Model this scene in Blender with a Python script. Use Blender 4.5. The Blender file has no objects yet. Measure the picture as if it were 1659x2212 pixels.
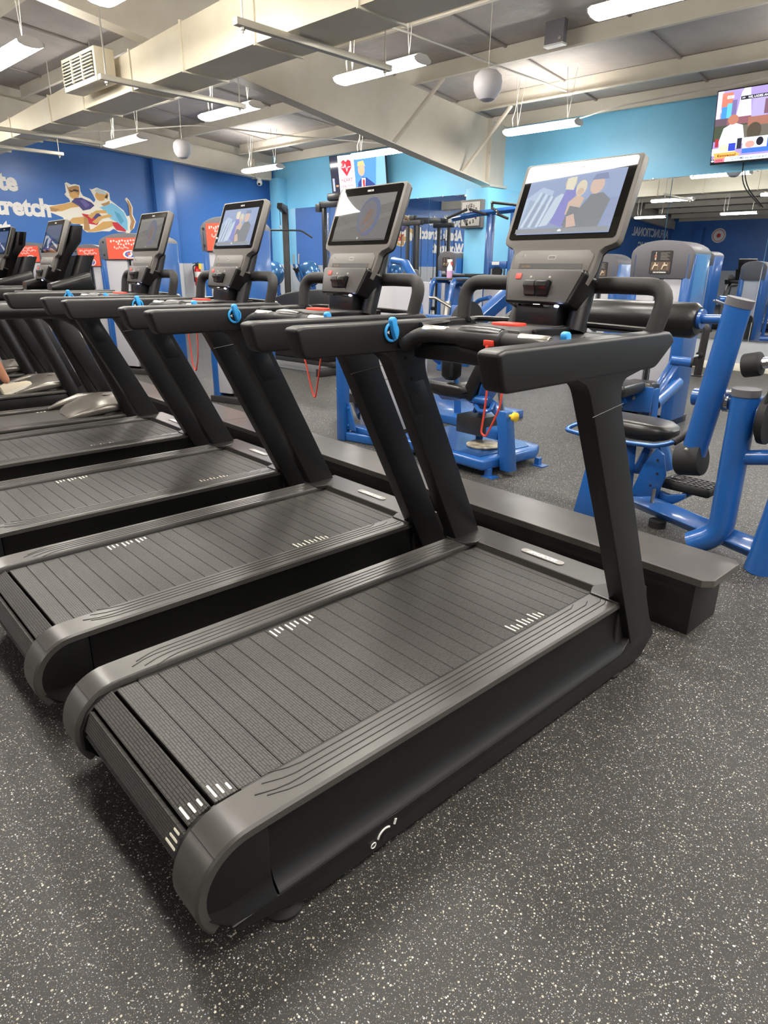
import bpy, bmesh, math, random
from mathutils import Vector, Matrix
random.seed(7)
pi = math.pi
SC = bpy.context.scene
COL = SC.collection
# ---------------------------------------------------------------- camera, world, exposure
cd = bpy.data.cameras.new('camera'); cam = bpy.data.objects.new('camera', cd); COL.objects.link(cam)
cd.sensor_fit = 'VERTICAL'; cd.sensor_height = 24.0; cd.lens = 1421.7 / 2212 * 24.0
cd.clip_start = 0.05; cd.clip_end = 200
_r = Vector((0.74099, -0.67145, 0.00938)); _u = Vector((0.22597, 0.26248, 0.93810)); _f = Vector((0.63235, 0.69301, -0.34622))
cam.matrix_world = Matrix(((_r.x, _u.x, -_f.x, -0.4997), (_r.y, _u.y, -_f.y, -1.0970), (_r.z, _u.z, -_f.z, 1.4175), (0, 0, 0, 1)))
SC.camera = cam
wd = bpy.data.worlds.new('world'); SC.world = wd; wd.use_nodes = True
wd.node_tree.nodes['Background'].inputs[0].default_value = (0.9, 0.95, 1.0, 1)
wd.node_tree.nodes['Background'].inputs[1].default_value = 0.05
SC.view_settings.view_transform = 'Standard'; SC.view_settings.look = 'None'
SC.view_settings.exposure = 0.9; SC.view_settings.gamma = 1.0; SC.view_settings.use_curve_mapping = False
LIGHT = 42.0        # radiance of the fluorescent diffusers
# ---------------------------------------------------------------- room frame: n towards the light-blue wall, u along it
A4 = math.radians(4.0); CN, SN = math.cos(A4), math.sin(A4)
def RM(n, u, z=0.0): return Vector((n * CN - u * SN, n * SN + u * CN, z))
# ---------------------------------------------------------------- materials
def lin(h):
    if isinstance(h, str):
        h = h.lstrip('#'); h = [int(h[i:i + 2], 16) / 255 for i in (0, 2, 4)]
        h = [c / 12.92 if c <= 0.04045 else ((c + 0.055) / 1.055) ** 2.4 for c in h]
    return tuple(h[:3]) + (1.0,)
MATS = {}
def mat(name, col='#808080', rough=0.5, metal=0.0, bump=None, var=None, coat=0.0, spec=0.5, trans=0.0, emit=None):
    if name in MATS: return MATS[name]
    m = bpy.data.materials.new(name); m.use_nodes = True; nt = m.node_tree; b = nt.nodes['Principled BSDF']
    b.inputs['Base Color'].default_value = lin(col); b.inputs['Roughness'].default_value = rough; b.inputs['Metallic'].default_value = metal
    b.inputs['Coat Weight'].default_value = coat; b.inputs['Specular IOR Level'].default_value = spec; b.inputs['Coat Roughness'].default_value = 0.12
    b.inputs['Transmission Weight'].default_value = trans
    if emit: b.inputs['Emission Color'].default_value = lin(emit[0]); b.inputs['Emission Strength'].default_value = emit[1]
    if bump or var:
        tc = nt.nodes.new('ShaderNodeTexCoord')
    if bump:
        nz = nt.nodes.new('ShaderNodeTexNoise'); nz.inputs['Scale'].default_value = bump[0]; nz.inputs['Detail'].default_value = 2
        bp = nt.nodes.new('ShaderNodeBump'); bp.inputs['Strength'].default_value = bump[1]; bp.inputs['Distance'].default_value = bump[2] if len(bump) > 2 else 0.001
        nt.links.new(tc.outputs['Object'], nz.inputs['Vector']); nt.links.new(nz.outputs['Fac'], bp.inputs['Height']); nt.links.new(bp.outputs['Normal'], b.inputs['Normal'])
    if var:   # (scale, other colour)
        n2 = nt.nodes.new('ShaderNodeTexNoise'); n2.inputs['Scale'].default_value = var[0]; n2.inputs['Detail'].default_value = 6
        mx = nt.nodes.new('ShaderNodeMix'); mx.data_type = 'RGBA'
        mx.inputs[6].default_value = lin(col); mx.inputs[7].default_value = lin(var[1])
        rp = nt.nodes.new('ShaderNodeMapRange'); rp.inputs[1].default_value = 0.35; rp.inputs[2].default_value = 0.65
        nt.links.new(tc.outputs['Object'], n2.inputs['Vector']); nt.links.new(n2.outputs['Fac'], rp.inputs[0]); nt.links.new(rp.outputs[0], mx.inputs[0]); nt.links.new(mx.outputs[2], b.inputs['Base Color'])
    MATS[name] = m; return m
def attr_mat(name, emit=0.0, rough=0.5):       # flat print: colours come from the 'Col' face attribute
    if name in MATS: return MATS[name]
    m = bpy.data.materials.new(name); m.use_nodes = True; nt = m.node_tree; b = nt.nodes['Principled BSDF']
    a = nt.nodes.new('ShaderNodeAttribute'); a.attribute_name = 'Col'; b.inputs['Roughness'].default_value = rough
    if emit: 
        b.inputs['Base Color'].default_value = (0.01, 0.01, 0.01, 1)
        nt.links.new(a.outputs['Color'], b.inputs['Emission Color']); b.inputs['Emission Strength'].default_value = emit
    else: nt.links.new(a.outputs['Color'], b.inputs['Base Color'])
    MATS[name] = m; return m
BLK = mat('black_plastic', '#171616', 0.4, bump=(900, 0.25))
BLK2 = mat('black_satin', '#151414', 0.3, bump=(900, 0.12))
RAIL = mat('rail_plastic', '#42403d', 0.3, bump=(700, 0.12), var=(9, '#474542'))
SKIRT = mat('skirt_plastic', '#0e0e0e', 0.4, bump=(900, 0.15))
GREYP = mat('console_grey', '#6b6762', 0.5, bump=(900, 0.15))
DARKG = mat('dark_grey', '#3a3836', 0.5, bump=(900, 0.15))
VINYL = mat('black_vinyl', '#181817', 0.33, bump=(260, 0.25))
FOAM = mat('black_foam', '#232120', 0.62, bump=(600, 0.3))
BLUE = mat('blue_powder_coat', '#1e5599', 0.3, coat=0.5, bump=(500, 0.05))
BLUED = mat('blue_metallic', '#2d5c9c', 0.25, metal=0.4, coat=0.5)
KNOB = mat('knob_blue', '#3aa2e8', 0.4)
RED = mat('red_plastic', '#e2402e', 0.45)
CORD = mat('red_cord', '#ef5443', 0.55)
CHROME = mat('chrome', '#d0d0d0', 0.18, 1.0)
STEEL = mat('brushed_steel', '#b8b4ac', 0.32, 1.0)
SHROUD = mat('grey_shroud', '#a9a9ae', 0.55, bump=(400, 0.15))
CAPG = mat('charcoal_cap', '#57565a', 0.5, bump=(500, 0.15))
WHITE = mat('white_paint', '#e8e6e0', 0.5)
MARK = mat('mark_white', '#f6f0dc', 0.5)
GLASS = mat('screen_glass', '#0a0a0a', 0.02, spec=0.5)
CREAM = mat('cream_paint', '#d6d0c2', 0.55, var=(3, '#d0c9ba'))
DUCTM = mat('duct_paint', '#e4dcc6', 0.5, var=(2, '#d9d0b8'))
BLACKM = mat('black_metal', '#2b2a29', 0.4, bump=(500, 0.1))
RUBBER = mat('rubber', '#161616', 0.7)
# ---------------------------------------------------------------- mesh builder
class MB:
    def __init__(s): s.v = []; s.f = []
    def add(s, vs, fs):
        o = len(s.v); s.v += [Vector(p) for p in vs]; s.f += [[i + o for i in q] for q in fs]; return s
    def box(s, x0, x1, y0, y1, z0, z1):
        return s.add([(x, y, z) for z in (z0, z1) for y in (y0, y1) for x in (x0, x1)],
                     [(0, 2, 3, 1), (4, 5, 7, 6), (0, 1, 5, 4), (2, 6, 7, 3), (0, 4, 6, 2), (1, 3, 7, 5)])
    def prism(s, poly, ax, a, b):
        ar = sum(poly[i][0] * poly[(i + 1) % len(poly)][1] - poly[(i + 1) % len(poly)][0] * poly[i][1] for i in range(len(poly)))
        if ar < 0: poly = poly[::-1]
        P = {'y': lambda p, t: (p[0], t, p[1]), 'x': lambda p, t: (t, p[0], p[1]), 'z': lambda p, t: (p[0], p[1], t)}[ax]
        n = len(poly); fl = ax == 'y'
        vs = [P(p, a) for p in poly] + [P(p, b) for p in poly]
        fs = [list(range(n))[::-1], list(range(n, 2 * n))] + [(i, (i + 1) % n, n + (i + 1) % n, n + i) for i in range(n)]
        if fl ^ (b < a): fs = [list(q)[::-1] for q in fs]
        return s.add(vs, fs)
    def loft(s, secs, cap=True, close=False):
        n = len(secs[0]); vs = [p for q in secs for p in q]; fs = []
        m = len(secs)
        for k in range(m if close else m - 1):
            a, b = k * n, ((k + 1) % m) * n
            fs += [(a + i, a + (i + 1) % n, b + (i + 1) % n, b + i) for i in range(n)]
        if cap and not close: fs += [list(range(n))[::-1], [(m - 1) * n + i for i in range(n)]]
        return s.add(vs, fs)
    def tube(s, pts, r, n=10, cap=True, close=False, fx=1.0, up=None):
        pts = [Vector(p) for p in pts]; m = len(pts); rs = r if isinstance(r, (list, tuple)) else [r] * m
        secs = []; ref = None
        for i, p in enumerate(pts):
            if close: t = pts[(i + 1) % m] - pts[i - 1]
            else: t = (pts[min(i + 1, m - 1)] - pts[max(i - 1, 0)])
            t.normalize()
            if ref is None:
                ref = Vector(up) if up else (Vector((0, 0, 1)) if abs(t.z) < 0.9 else Vector((1, 0, 0)))
            a = t.cross(ref); a.normalize(); b = a.cross(t); b.normalize(); ref = b
            secs.append([p + (a * math.cos(2 * pi * k / n) * fx + b * math.sin(2 * pi * k / n)) * rs[i] for k in range(n)])
        return s.loft(secs, cap, close)
    def lathe(s, prof, c=(0, 0, 0), ax='z', n=20):   # prof: (r, h)
        secs = []
        for r, h in prof:
            q = []
            for k in range(n):
                a = 2 * pi * k / n; x, y = r * math.cos(a), r * math.sin(a)
                p = {'z': (x, y, h), 'y': (y, h, x), 'x': (h, x, y)}[ax]
                q.append(Vector(p) + Vector(c))
            secs.append(q)
        return s.loft(secs)
    def ball(s, c, r, n=14, m=9, sc=(1, 1, 1)):
        secs = []
        for j in range(m + 1):
            t = -pi / 2 + pi * j / m; rr = max(math.cos(t), 0.02)
            secs.append([Vector((c[0] + r * sc[0] * rr * math.cos(2 * pi * k / n), c[1] + r * sc[1] * rr * math.sin(2 * pi * k / n), c[2] + r * sc[2] * math.sin(t))) for k in range(n)])
        return s.loft(secs)
    def xf(s, M): s.v = [M @ p for p in s.v]; return s
def bez(p, n=6):        # round the corners of a polyline: p = [(pt, radius), ...]
    out = []
    for i, (a, r) in enumerate(p):
        a = Vector(a)
        if r <= 0 or i in (0, len(p) - 1): out.append(a); continue
        u = (Vector(p[i - 1][0]) - a); w = (Vector(p[i + 1][0]) - a); r2 = min(r, u.length * .49, w.length * .49)
        s, e = a + u.normalized() * r2, a + w.normalized() * r2
        for k in range(n + 1):
            t = k / n; out.append(s * (1 - t) ** 2 + a * 2 * t * (1 - t) + e * t * t)
    return out
def rrect(w, h, r, n=4, cx=0, cy=0):
    o = []
    for (sx, sy, a0) in ((1, 1, 0), (-1, 1, 90), (-1, -1, 180), (1, -1, 270)):
        for k in range(n + 1):
            a = math.radians(a0 + 90 * k / n); o.append((cx + sx * (w / 2 - r) + r * math.cos(a), cy + sy * (h / 2 - r) + r * math.sin(a)))
    return o
def obj(name, mb, m, parent=None, bev=0.0, seg=2, ang=38, smooth=True, loc=None, rot=None, fixn=False):
    me = bpy.data.meshes.new(name); bm = bmesh.new()
    vs = [bm.verts.new(p) for p in mb.v]
    for q in mb.f:
        try: bm.faces.new([vs[i] for i in q])
        except ValueError: pass
    bmesh.ops.recalc_face_normals(bm, faces=bm.faces[:])
    if bev > 0:
        bm.edges.ensure_lookup_table()
        es = [e for e in bm.edges if len(e.link_faces) == 2 and e.calc_face_angle(0) > math.radians(ang)]
        bmesh.ops.bevel(bm, geom=es, offset=bev, offset_type='OFFSET', segments=seg, profile=0.5, affect='EDGES', clamp_overlap=True)
    bm.to_mesh(me); bm.free()
    if smooth:
        for p in me.polygons: p.use_smooth = True
        me.set_sharp_from_angle(angle=math.radians(40))
    o = bpy.data.objects.new(name, me); COL.objects.link(o)
    if m: me.materials.append(m)
    if parent: o.parent = parent
    if loc is not None: o.location = loc
    if rot is not None: o.rotation_euler = rot
    return o
def tag(o, label=None, cat=None, group=None, kind=None):
    if label: o['label'] = label
    if cat: o['category'] = cat
    if group: o['group'] = group
    if kind: o['kind'] = kind
    return o
def thing(name, label, cat, loc=(0, 0, 0), rz=0.0, group=None):
    o = bpy.data.objects.new(name, None); o.empty_display_size = 0.1; COL.objects.link(o); o.location = loc; o.rotation_euler = (0, 0, rz)
    return tag(o, label, cat, group)
def dup(o, parent=None):
    c = o.copy(); COL.objects.link(c); c.parent = parent
    for ch in list(o.children): dup(ch, c)
    return c
def picture(name, polys, parent, mt, M, w=1.0, h=1.0, step=0.0004):
    """flat print: polys = [(colour, [(x, y), ...])] in 0..1, laid on the plane M (x right, y up, z out)"""
    vs, fs, cs = [], [], []
    for i, (c, q) in enumerate(polys):
        o = len(vs); vs += [M @ Vector((x * w, y * h, i * step)) for x, y in q]; fs.append(list(range(o, o + len(q)))); cs.append(lin(c))
    me = bpy.data.meshes.new(name); me.from_pydata(vs, [], fs)
    at = me.color_attributes.new('Col', 'FLOAT_COLOR', 'CORNER'); k = 0
    for p, c in zip(me.polygons, cs):
        for _ in p.loop_indices: at.data[k].color = c; k += 1
    o = bpy.data.objects.new(name, me); COL.objects.link(o); me.materials.append(mt); o.parent = parent
    return o
def text_mesh(name, s, size, m, parent, M, bold=0.0, ext=0.001, align='CENTER', sx=1.0, shear=0.0):
    cu = bpy.data.curves.new('t', 'FONT'); cu.body = s; cu.size = size; cu.align_x = align; cu.align_y = 'BOTTOM_BASELINE'; cu.extrude = ext; cu.offset = bold; cu.resolution_u = 3; cu.shear = shear
    t = bpy.data.objects.new('t', cu); COL.objects.link(t)
    dg = bpy.context.evaluated_depsgraph_get(); me = bpy.data.meshes.new_from_object(t.evaluated_get(dg))
    bpy.data.objects.remove(t); bpy.data.curves.remove(cu)
    me.transform(M @ Matrix.Diagonal((sx, 1, 1, 1))); me.name = name; me.materials.clear(); me.materials.append(m)
    o = bpy.data.objects.new(name, me); COL.objects.link(o); o.parent = parent
    return o
def frame_mat(o, x, y):     # matrix with origin o, x axis, y axis (z = x cross y)
    x = Vector(x).normalized(); y = Vector(y).normalized(); z = x.cross(y); y = z.cross(x)
    M = Matrix((x, y, z)).transposed().to_4x4(); M.translation = Vector(o); return M
def sq(x0, y0, x1, y1): return [(x0, y0), (x1, y0), (x1, y1), (x0, y1)]
def ell(cx, cy, rx, ry, n=14): return [(cx + rx * math.cos(2 * pi * k / n), cy + ry * math.sin(2 * pi * k / n)) for k in range(n)]
# ================================================================ the room (room frame, 4 degrees to the treadmill row)
NB, NF, UL, UR = 10.61, -14.5, 13.5, -9.0
def zc(n): return 3.98 + 0.08 * (min(NB - n, n - NF))
ROT = (0, 0, A4)
def room(name, mb, m, parent=None, bev=0.0, **k):
    o = obj(name, mb, m, parent, bev, **k)
    if parent is None: o.rotation_euler = ROT
    return o
def S(o): o['kind'] = 'structure'; return o
def floor_mat():
    m = bpy.data.materials.new('speckled_rubber'); m.use_nodes = True; nt = m.node_tree; b = nt.nodes['Principled BSDF']; L = nt.links.new
    tc = nt.nodes.new('ShaderNodeTexCoord'); base = None
    n0 = nt.nodes.new('ShaderNodeTexNoise'); n0.inputs['Scale'].default_value = 1.3; n0.inputs['Detail'].default_value = 5; L(tc.outputs['Object'], n0.inputs['Vector'])
    rp = nt.nodes.new('ShaderNodeValToRGB'); rp.color_ramp.elements[0].position = 0.3; rp.color_ramp.elements[1].position = 0.7
    rp.color_ramp.elements[0].color = lin('#1e1e1d'); rp.color_ramp.elements[1].color = lin('#2a2a28'); L(n0.outputs['Fac'], rp.inputs[0])
    last = rp.outputs[0]
    for sc, th, keep, c1, c2 in ((132, 0.34, 0.52, '#b0a793', '#d0ccc2'), (215, 0.36, 0.45, '#a09882', '#98a0ac'), (400, 0.38, 0.4, '#706b5f', '#88847a')):
        v = nt.nodes.new('ShaderNodeTexVoronoi'); v.inputs['Scale'].default_value = sc; L(tc.outputs['Object'], v.inputs['Vector'])
        nz = nt.nodes.new('ShaderNodeTexNoise'); nz.inputs['Scale'].default_value = sc * 2.2; L(tc.outputs['Object'], nz.inputs['Vector'])
        sep = nt.nodes.new('ShaderNodeSeparateColor'); L(v.outputs['Color'], sep.inputs[0])
        # speck radius differs from cell to cell, its outline is ragged
        ad = nt.nodes.new('ShaderNodeMath'); ad.operation = 'MULTIPLY_ADD'; L(nz.outputs['Fac'], ad.inputs[0]); ad.inputs[1].default_value = 0.22; L(v.outputs['Distance'], ad.inputs[2])
        mr = nt.nodes.new('ShaderNodeMath'); mr.operation = 'MULTIPLY'; L(sep.outputs['Green'], mr.inputs[0]); mr.inputs[1].default_value = th
        ma = nt.nodes.new('ShaderNodeMath'); ma.operation = 'ADD'; L(mr.outputs[0], ma.inputs[0]); ma.inputs[1].default_value = 0.14
        lt = nt.nodes.new('ShaderNodeMath'); lt.operation = 'LESS_THAN'; L(ad.outputs[0], lt.inputs[0]); L(ma.outputs[0], lt.inputs[1])
        gt = nt.nodes.new('ShaderNodeMath'); gt.operation = 'GREATER_THAN'; L(sep.outputs['Red'], gt.inputs[0]); gt.inputs[1].default_value = keep
        mu = nt.nodes.new('ShaderNodeMath'); mu.operation = 'MULTIPLY'; L(lt.outputs[0], mu.inputs[0]); L(gt.outputs[0], mu.inputs[1])
        cm = nt.nodes.new('ShaderNodeMix'); cm.data_type = 'RGBA'; L(sep.outputs['Blue'], cm.inputs[0]); cm.inputs[6].default_value = lin(c1); cm.inputs[7].default_value = lin(c2)
        mx = nt.nodes.new('ShaderNodeMix'); mx.data_type = 'RGBA'; L(mu.outputs[0], mx.inputs[0]); L(last, mx.inputs[6]); L(cm.outputs[2], mx.inputs[7]); last = mx.outputs[2]
    L(last, b.inputs['Base Color']); b.inputs['Roughness'].default_value = 0.55
    n3 = nt.nodes.new('ShaderNodeTexNoise'); n3.inputs['Scale'].default_value = 260; n3.inputs['Detail'].default_value = 3; L(tc.outputs['Object'], n3.inputs['Vector'])
    bp = nt.nodes.new('ShaderNodeBump'); bp.inputs['Strength'].default_value = 0.5; bp.inputs['Distance'].default_value = 0.002; L(n3.outputs['Fac'], bp.inputs['Height']); L(bp.outputs[0], b.inputs['Normal'])
    return m
LTBL = mat('light_blue_paint', '#7fc8ec', 0.42, bump=(60, 0.1), var=(1.2, '#78c0e4'))
DKBL = mat('dark_blue_paint', '#3d74c0', 0.33, bump=(60, 0.1), var=(1.2, '#386eb8'))
WAIN = mat('grey_wainscot_paint', '#b4b8bd', 0.5, bump=(60, 0.1))
BASEW = mat('white_baseboard', '#e9e4d2', 0.5)
CEIL = mat('insulation_sheet', '#b5afa9', 0.6, bump=(5, 0.5, 0.05), var=(1.5, '#a59f9a'))
MIRROR = mat('mirror_silver', '#e4e9ee', 0.004, 1.0)
S(room('floor', MB().box(NF, NB, UR, UL, -0.06, 0), floor_mat()))
# walls: paint above the wainscot and grey below are parts of each wall
w = S(room('wall_back', MB().box(NB, NB + 0.1, UR, UL, 0, 4.05), LTBL)); room('wainscot_panel', MB().box(NB - 0.012, NB, UR, UL, 0, 1.5), WAIN, w)
w = S(room('wall_left', MB().box(NF, NB, UL, UL + 0.1, 0, 5.1), DKBL)); room('wainscot_panel', MB().box(NF, NB, UL - 0.012, UL, 0, 1.5), WAIN, w)
w = S(room('wall_front', MB().box(NF - 0.1, NF, UR, UL, 0, 4.05), DKBL)); room('wainscot_panel', MB().box(NF, NF + 0.012, UR, UL, 0, 1.5), WAIN, w)
w = S(room('wall_right', MB().box(NF, NB, UR - 0.1, UR, 0, 5.1), DKBL)); room('wainscot_panel', MB().box(NF, NB, UR, UR + 0.012, 0, 1.5), WAIN, w)
room('frieze_panel', MB().box(NF, NB, UL - 0.01, UL, 3.66, 5.1), CREAM, [o for o in COL.objects if o.name == 'wall_left'][0])
S(room('baseboard_back', MB().box(NB - 0.03, NB - 0.012, UR, UL, 0, 0.11), BASEW, bev=0.004))
S(room('baseboard_left', MB().box(NF, NB, UL - 0.03, UL - 0.012, 0, 0.11), BASEW, bev=0.004))
# ceiling: two shallow slopes of insulation sheet, with the sheet laps as parts
NR = (NB + NF) / 2
cb = MB()
for a, b in ((NF, NR), (NR, NB)):
    cb.prism([(a, zc(a)), (b, zc(b)), (b, zc(b) + 0.06), (a, zc(a) + 0.06)], 'y', UR, UL)
ce = S(room('ceiling', cb, CEIL))
LAP = mat('sheet_lap', '#a09a95', 0.6)
lm = None
for i, u in enumerate((12.2, 10.0, 8.3, 6.9, 4.9, 3.2, 1.5, -0.4, -2.2, -4.1, -6.0, -7.8)):
    b_ = MB()
    for a, b in ((NF, NR), (NR, NB)):
        b_.prism([(a, zc(a)), (b, zc(b)), (b, zc(b) - 0.03), (a, zc(a) - 0.03)], 'y', u - 0.02, u + 0.02)
    room('seam_strip', b_, LAP, ce, bev=0.01)
# purlins: Z sections along the room, resting on the rafters
pn = [10.5, 9.47, 7.93, 6.35, 4.8, 3.25, 1.7, 0.15, -1.4]
pu = MB().prism([(-0.06, 0), (0.0, 0), (0.0, 0.19), (0.07, 0.19), (0.07, 0.205), (-0.015, 0.205), (-0.015, 0.015), (-0.06, 0.015)], 'y', UR, UL - 0.3)
BOLT = MB().lathe([(0.012, 0), (0.012, -0.012), (0.006, -0.014)], (0, 0, 0), 'x', 8)
p0 = None
for i, n in enumerate(pn + [2 * NR - q for q in pn[::-1]]):
    if p0 is None: p = p0 = room('roof_beam', pu, CREAM)
    else: p = p0.copy(); COL.objects.link(p)
    p.location = RM(n, 0, zc(n) - 0.21); S(p)
# rafters: tapered steel frames
def rafter(u, brace, end=False):
    top = lambda n: zc(n) - 0.21
    bot = [(10.42, 3.42), (9.9, 3.45), (5.4, 3.7), (NR, 4.45)] if end else [(10.42, 2.80), (9.9, 2.83), (4.84, 3.53), (NR, 4.42)]
    zb = bot[1][1]
    h = bot + [(2 * NR - n, z) for n, z in bot[:-1][::-1]]
    web = MB().prism(h + [(2 * NR - 10.42, top(10.42)), (NR, top(NR)), (10.42, top(10.42))], 'y', u - 0.008, u + 0.008)
    o = S(room('roof_beam', web, CREAM))
    fb = MB()
    for (a, za), (b, zb) in zip(h[1:-2], h[2:-1]): fb.prism([(a, za), (b, zb), (b, zb - 0.018), (a, za - 0.018)], 'y', u - 0.1, u + 0.1)
    room('bottom_flange', fb, CREAM, o)
    fe = MB().box(9.9, 10.42, u - 0.1, u + 0.1, zb - .04, zb); room('bearing_plate', fe, CREAM, o, bev=0.003)
    st = MB().box(9.86, 9.88, u - 0.1, u + 0.1, zb - .01, top(9.87)); room('stiffener', st, CREAM, o, bev=0.003)
    for z in ((zb + .1, zb + .2) if end else (2.95, 3.1, 3.3, 3.6)):
        for s in (-1, 1):
            if s < 0: room('bolt', MB().lathe([(0.017, 0), (0.017, -0.014), (0.01, -0.018)], (9.86, u + s * 0.06, z), 'x', 8), CREAM, o)
    if brace:
        for p, q in (((7.44, u - 0.08, 3.17), (7.93, u - 0.6, 4.0)), ((9.13, u - 0.08, 2.95), (9.47, u - 0.73, 3.87))):
            room('flange_brace', MB().tube([p, q], 0.03, 4, fx=0.5), CREAM, o)
    return o
rafter(6.54, True); rafter(13.32, False, True); rafter(-0.24, False); rafter(-7.0, False)
# furred steel columns
pil = S(room('pillar_1', MB().box(9.59, NB, 6.24, 6.72, 0, 2.74), LTBL, bev=0.004))
room('wainscot_panel', MB().box(9.578, NB, 6.228, 6.732, 0, 1.31), WAIN, pil, bev=0.004)
pil = S(room('pillar_2', MB().box(9.59, NB, -0.5, -0.02, 0, 2.74), LTBL, bev=0.004)); room('wainscot_panel', MB().box(9.578, NB, -0.512, -0.008, 0, 1.31), WAIN, pil, bev=0.004)
for i, n in enumerate((7.55, 0.6, -6.3)):
    q = S(room('pillar_%d' % (i + 3), MB().box(n - 0.24, n + 0.24, UL - 0.16, UL, 0, 3.62), DKBL, bev=0.004)); room('wainscot_panel', MB().box(n - 0.25, n + 0.25, UL - 0.172, UL, 0, 1.5), WAIN, q, bev=0.004)
q = S(room('pillar_6', MB().box(NB - 0.28, NB, 12.98, 13.3, 0, 3.45), LTBL, bev=0.004)); room('wainscot_panel', MB().box(NB - 0.29, NB, 12.97, 13.31, 0, 1.5), WAIN, q, bev=0.004)
q = S(room('pillar_7', MB().box(NF, NF + 0.28, 11.9, 12.3, 0, 3.45), DKBL, bev=0.004))
# wall mirrors, each sheet a thing
ms = [(12.9, 11.41), (11.4, 9.91), (9.9, 8.41), (8.4, 6.74), (6.22, 5.04), (5.03, 3.54), (3.53, 2.04), (2.03, 0.54)]
ml = ['tall wall mirror sheet nearest the dark blue corner', 'tall wall mirror sheet behind the black cable frame', 'tall wall mirror sheet reflecting the cartoon mural', 'tall wall mirror sheet reflecting the wall lettering, beside the pillar',
      'tall wall mirror sheet just right of the pillar', 'tall wall mirror sheet behind the large grey and blue weight tower', 'tall wall mirror sheet under the wall television', 'tall wall mirror sheet at the right edge of the picture']
for (a, b), l in zip(ms, ml):
    t = thing('wall_mirror', l, 'mirror', RM(NB - 0.012, (a + b) / 2, 0.46), A4, 'mirror sheets along the light blue wall'); hw = (a - b) / 2
    obj('mirror_glass', MB().box(-0.008, 0.0, -hw, hw, 0, 2.32), MIRROR, t, smooth=False)
    obj('bottom_channel', MB().box(-0.014, 0.0, -hw, hw, -0.015, 0.008), CHROME, t)
    for s in (-0.6, 0.6): obj('clip', MB().box(-0.013, 0.0, s * hw - 0.015, s * hw + 0.015, 2.305, 2.33), CHROME, t, bev=0.002)
# ---------------------------------------------------------------- hanging fluorescent fixtures
DIFF = mat('lit_diffuser', '#ffffff', 0.5, emit=('#fff9f0', LIGHT))
FIXW = mat('fixture_white', '#d9d7d2', 0.5)
WIRE = mat('wire_grey', '#c9c6bd', 0.5)
def fixture(label):
    t = thing('ceiling_light', label, 'light', (0, 0, 0), A4, 'hanging fluorescent fixtures')
    L2 = 0.61
    dz = [(-0.125, 0.03), (-0.115, 0.004), (-0.07, -0.014), (0, -0.02), (0.07, -0.014), (0.115, 0.004), (0.125, 0.03)]
    dz_ = [(-0.1, 0.03), (-0.09, -0.004), (-0.06, -0.03), (0, -0.038), (0.06, -0.03), (0.09, -0.004), (0.1, 0.03)]
    obj('diffuser', MB().loft([[Vector((x, y, z)) for x, z in dz] for y in (-L2 + 0.012, L2 - 0.012)]), DIFF, t)
    obj('housing', MB().prism([(-0.085, 0.03), (0.085, 0.03), (0.06, 0.07), (-0.06, 0.07)], 'y', -L2, L2), FIXW, t, bev=0.004)  # kept narrow for added uplight: the bare diffuser top brightens the ceiling
    for s in (-1, 1):
        obj('end_cap', MB().prism(dz + [(0.06, 0.07), (-0.06, 0.07)], 'y', s * (L2 - 0.012), s * (L2 + 0.004)), FIXW, t)
    return t
def hang(t, n, zt):
    for s in (-0.42, 0.42):
        obj('hanger_wire', MB().tube([(0.0, s, 0.075), (-0.03, s + 0.05, zt)], 0.004, 5).tube([(0.0, s, 0.075), (0.05, s - 0.06, zt)], 0.004, 5), WIRE, t)
    obj('power_cord', MB().tube([(0, 0.5, 0.07), (0.02, 0.54, 0.2), (0.06, 0.52, 0.32), (0.1, 0.5, zt)], 0.008, 6), WIRE, t)
fx = [(5.31, 4.68, 'hanging light nearest the big sloping beam'), (5.36, 7.56, 'hanging light between the air duct and the sloping beam'), (5.47, 10.8, 'hanging light in front of the dark blue wall'),
      (5.3, 1.6, 'hanging light cut by the top right edge of the picture'), (9.05, 4.97, 'hanging light above the near treadmill screen'), (9.1, 8.43, 'hanging light in front of the wall television showing a heart'),
      (8.97, 11.72, 'hanging light farthest away, in the blue corner'), (2.43, 7.1, 'hanging light cut by the left edge of the picture'), (2.4, 4.35, 'hanging light cut by the top edge above the duct')]
for n in (9.05, 5.3, 2.4, 0.5, -5.5):
    for u in (10.8, 7.6, 4.6, 1.55, -1.5, -4.6):
        if n > 9 and u == 1.55: u = 0.8
        if any(abs(n - a) < 0.8 and abs(u - b) < 1.3 for a, b, _ in fx): continue
        fx.append((n, u, 'hanging light over the floor outside the picture'))
f0 = None
for n, u, l in fx:
    if f0 is None: f = f0 = fixture(l)
    else:
        f = f0.copy(); COL.objects.link(f); f['label'] = l
        for c in f0.children:
            if c.name.split('.')[0] in ('diffuser', 'housing', 'end_cap'):
                d = c.copy(); COL.objects.link(d); d.parent = f
    f.location = RM(n, u, 3.38); hang(f, n, zc(n) - 3.38 - (0.0))
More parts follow.
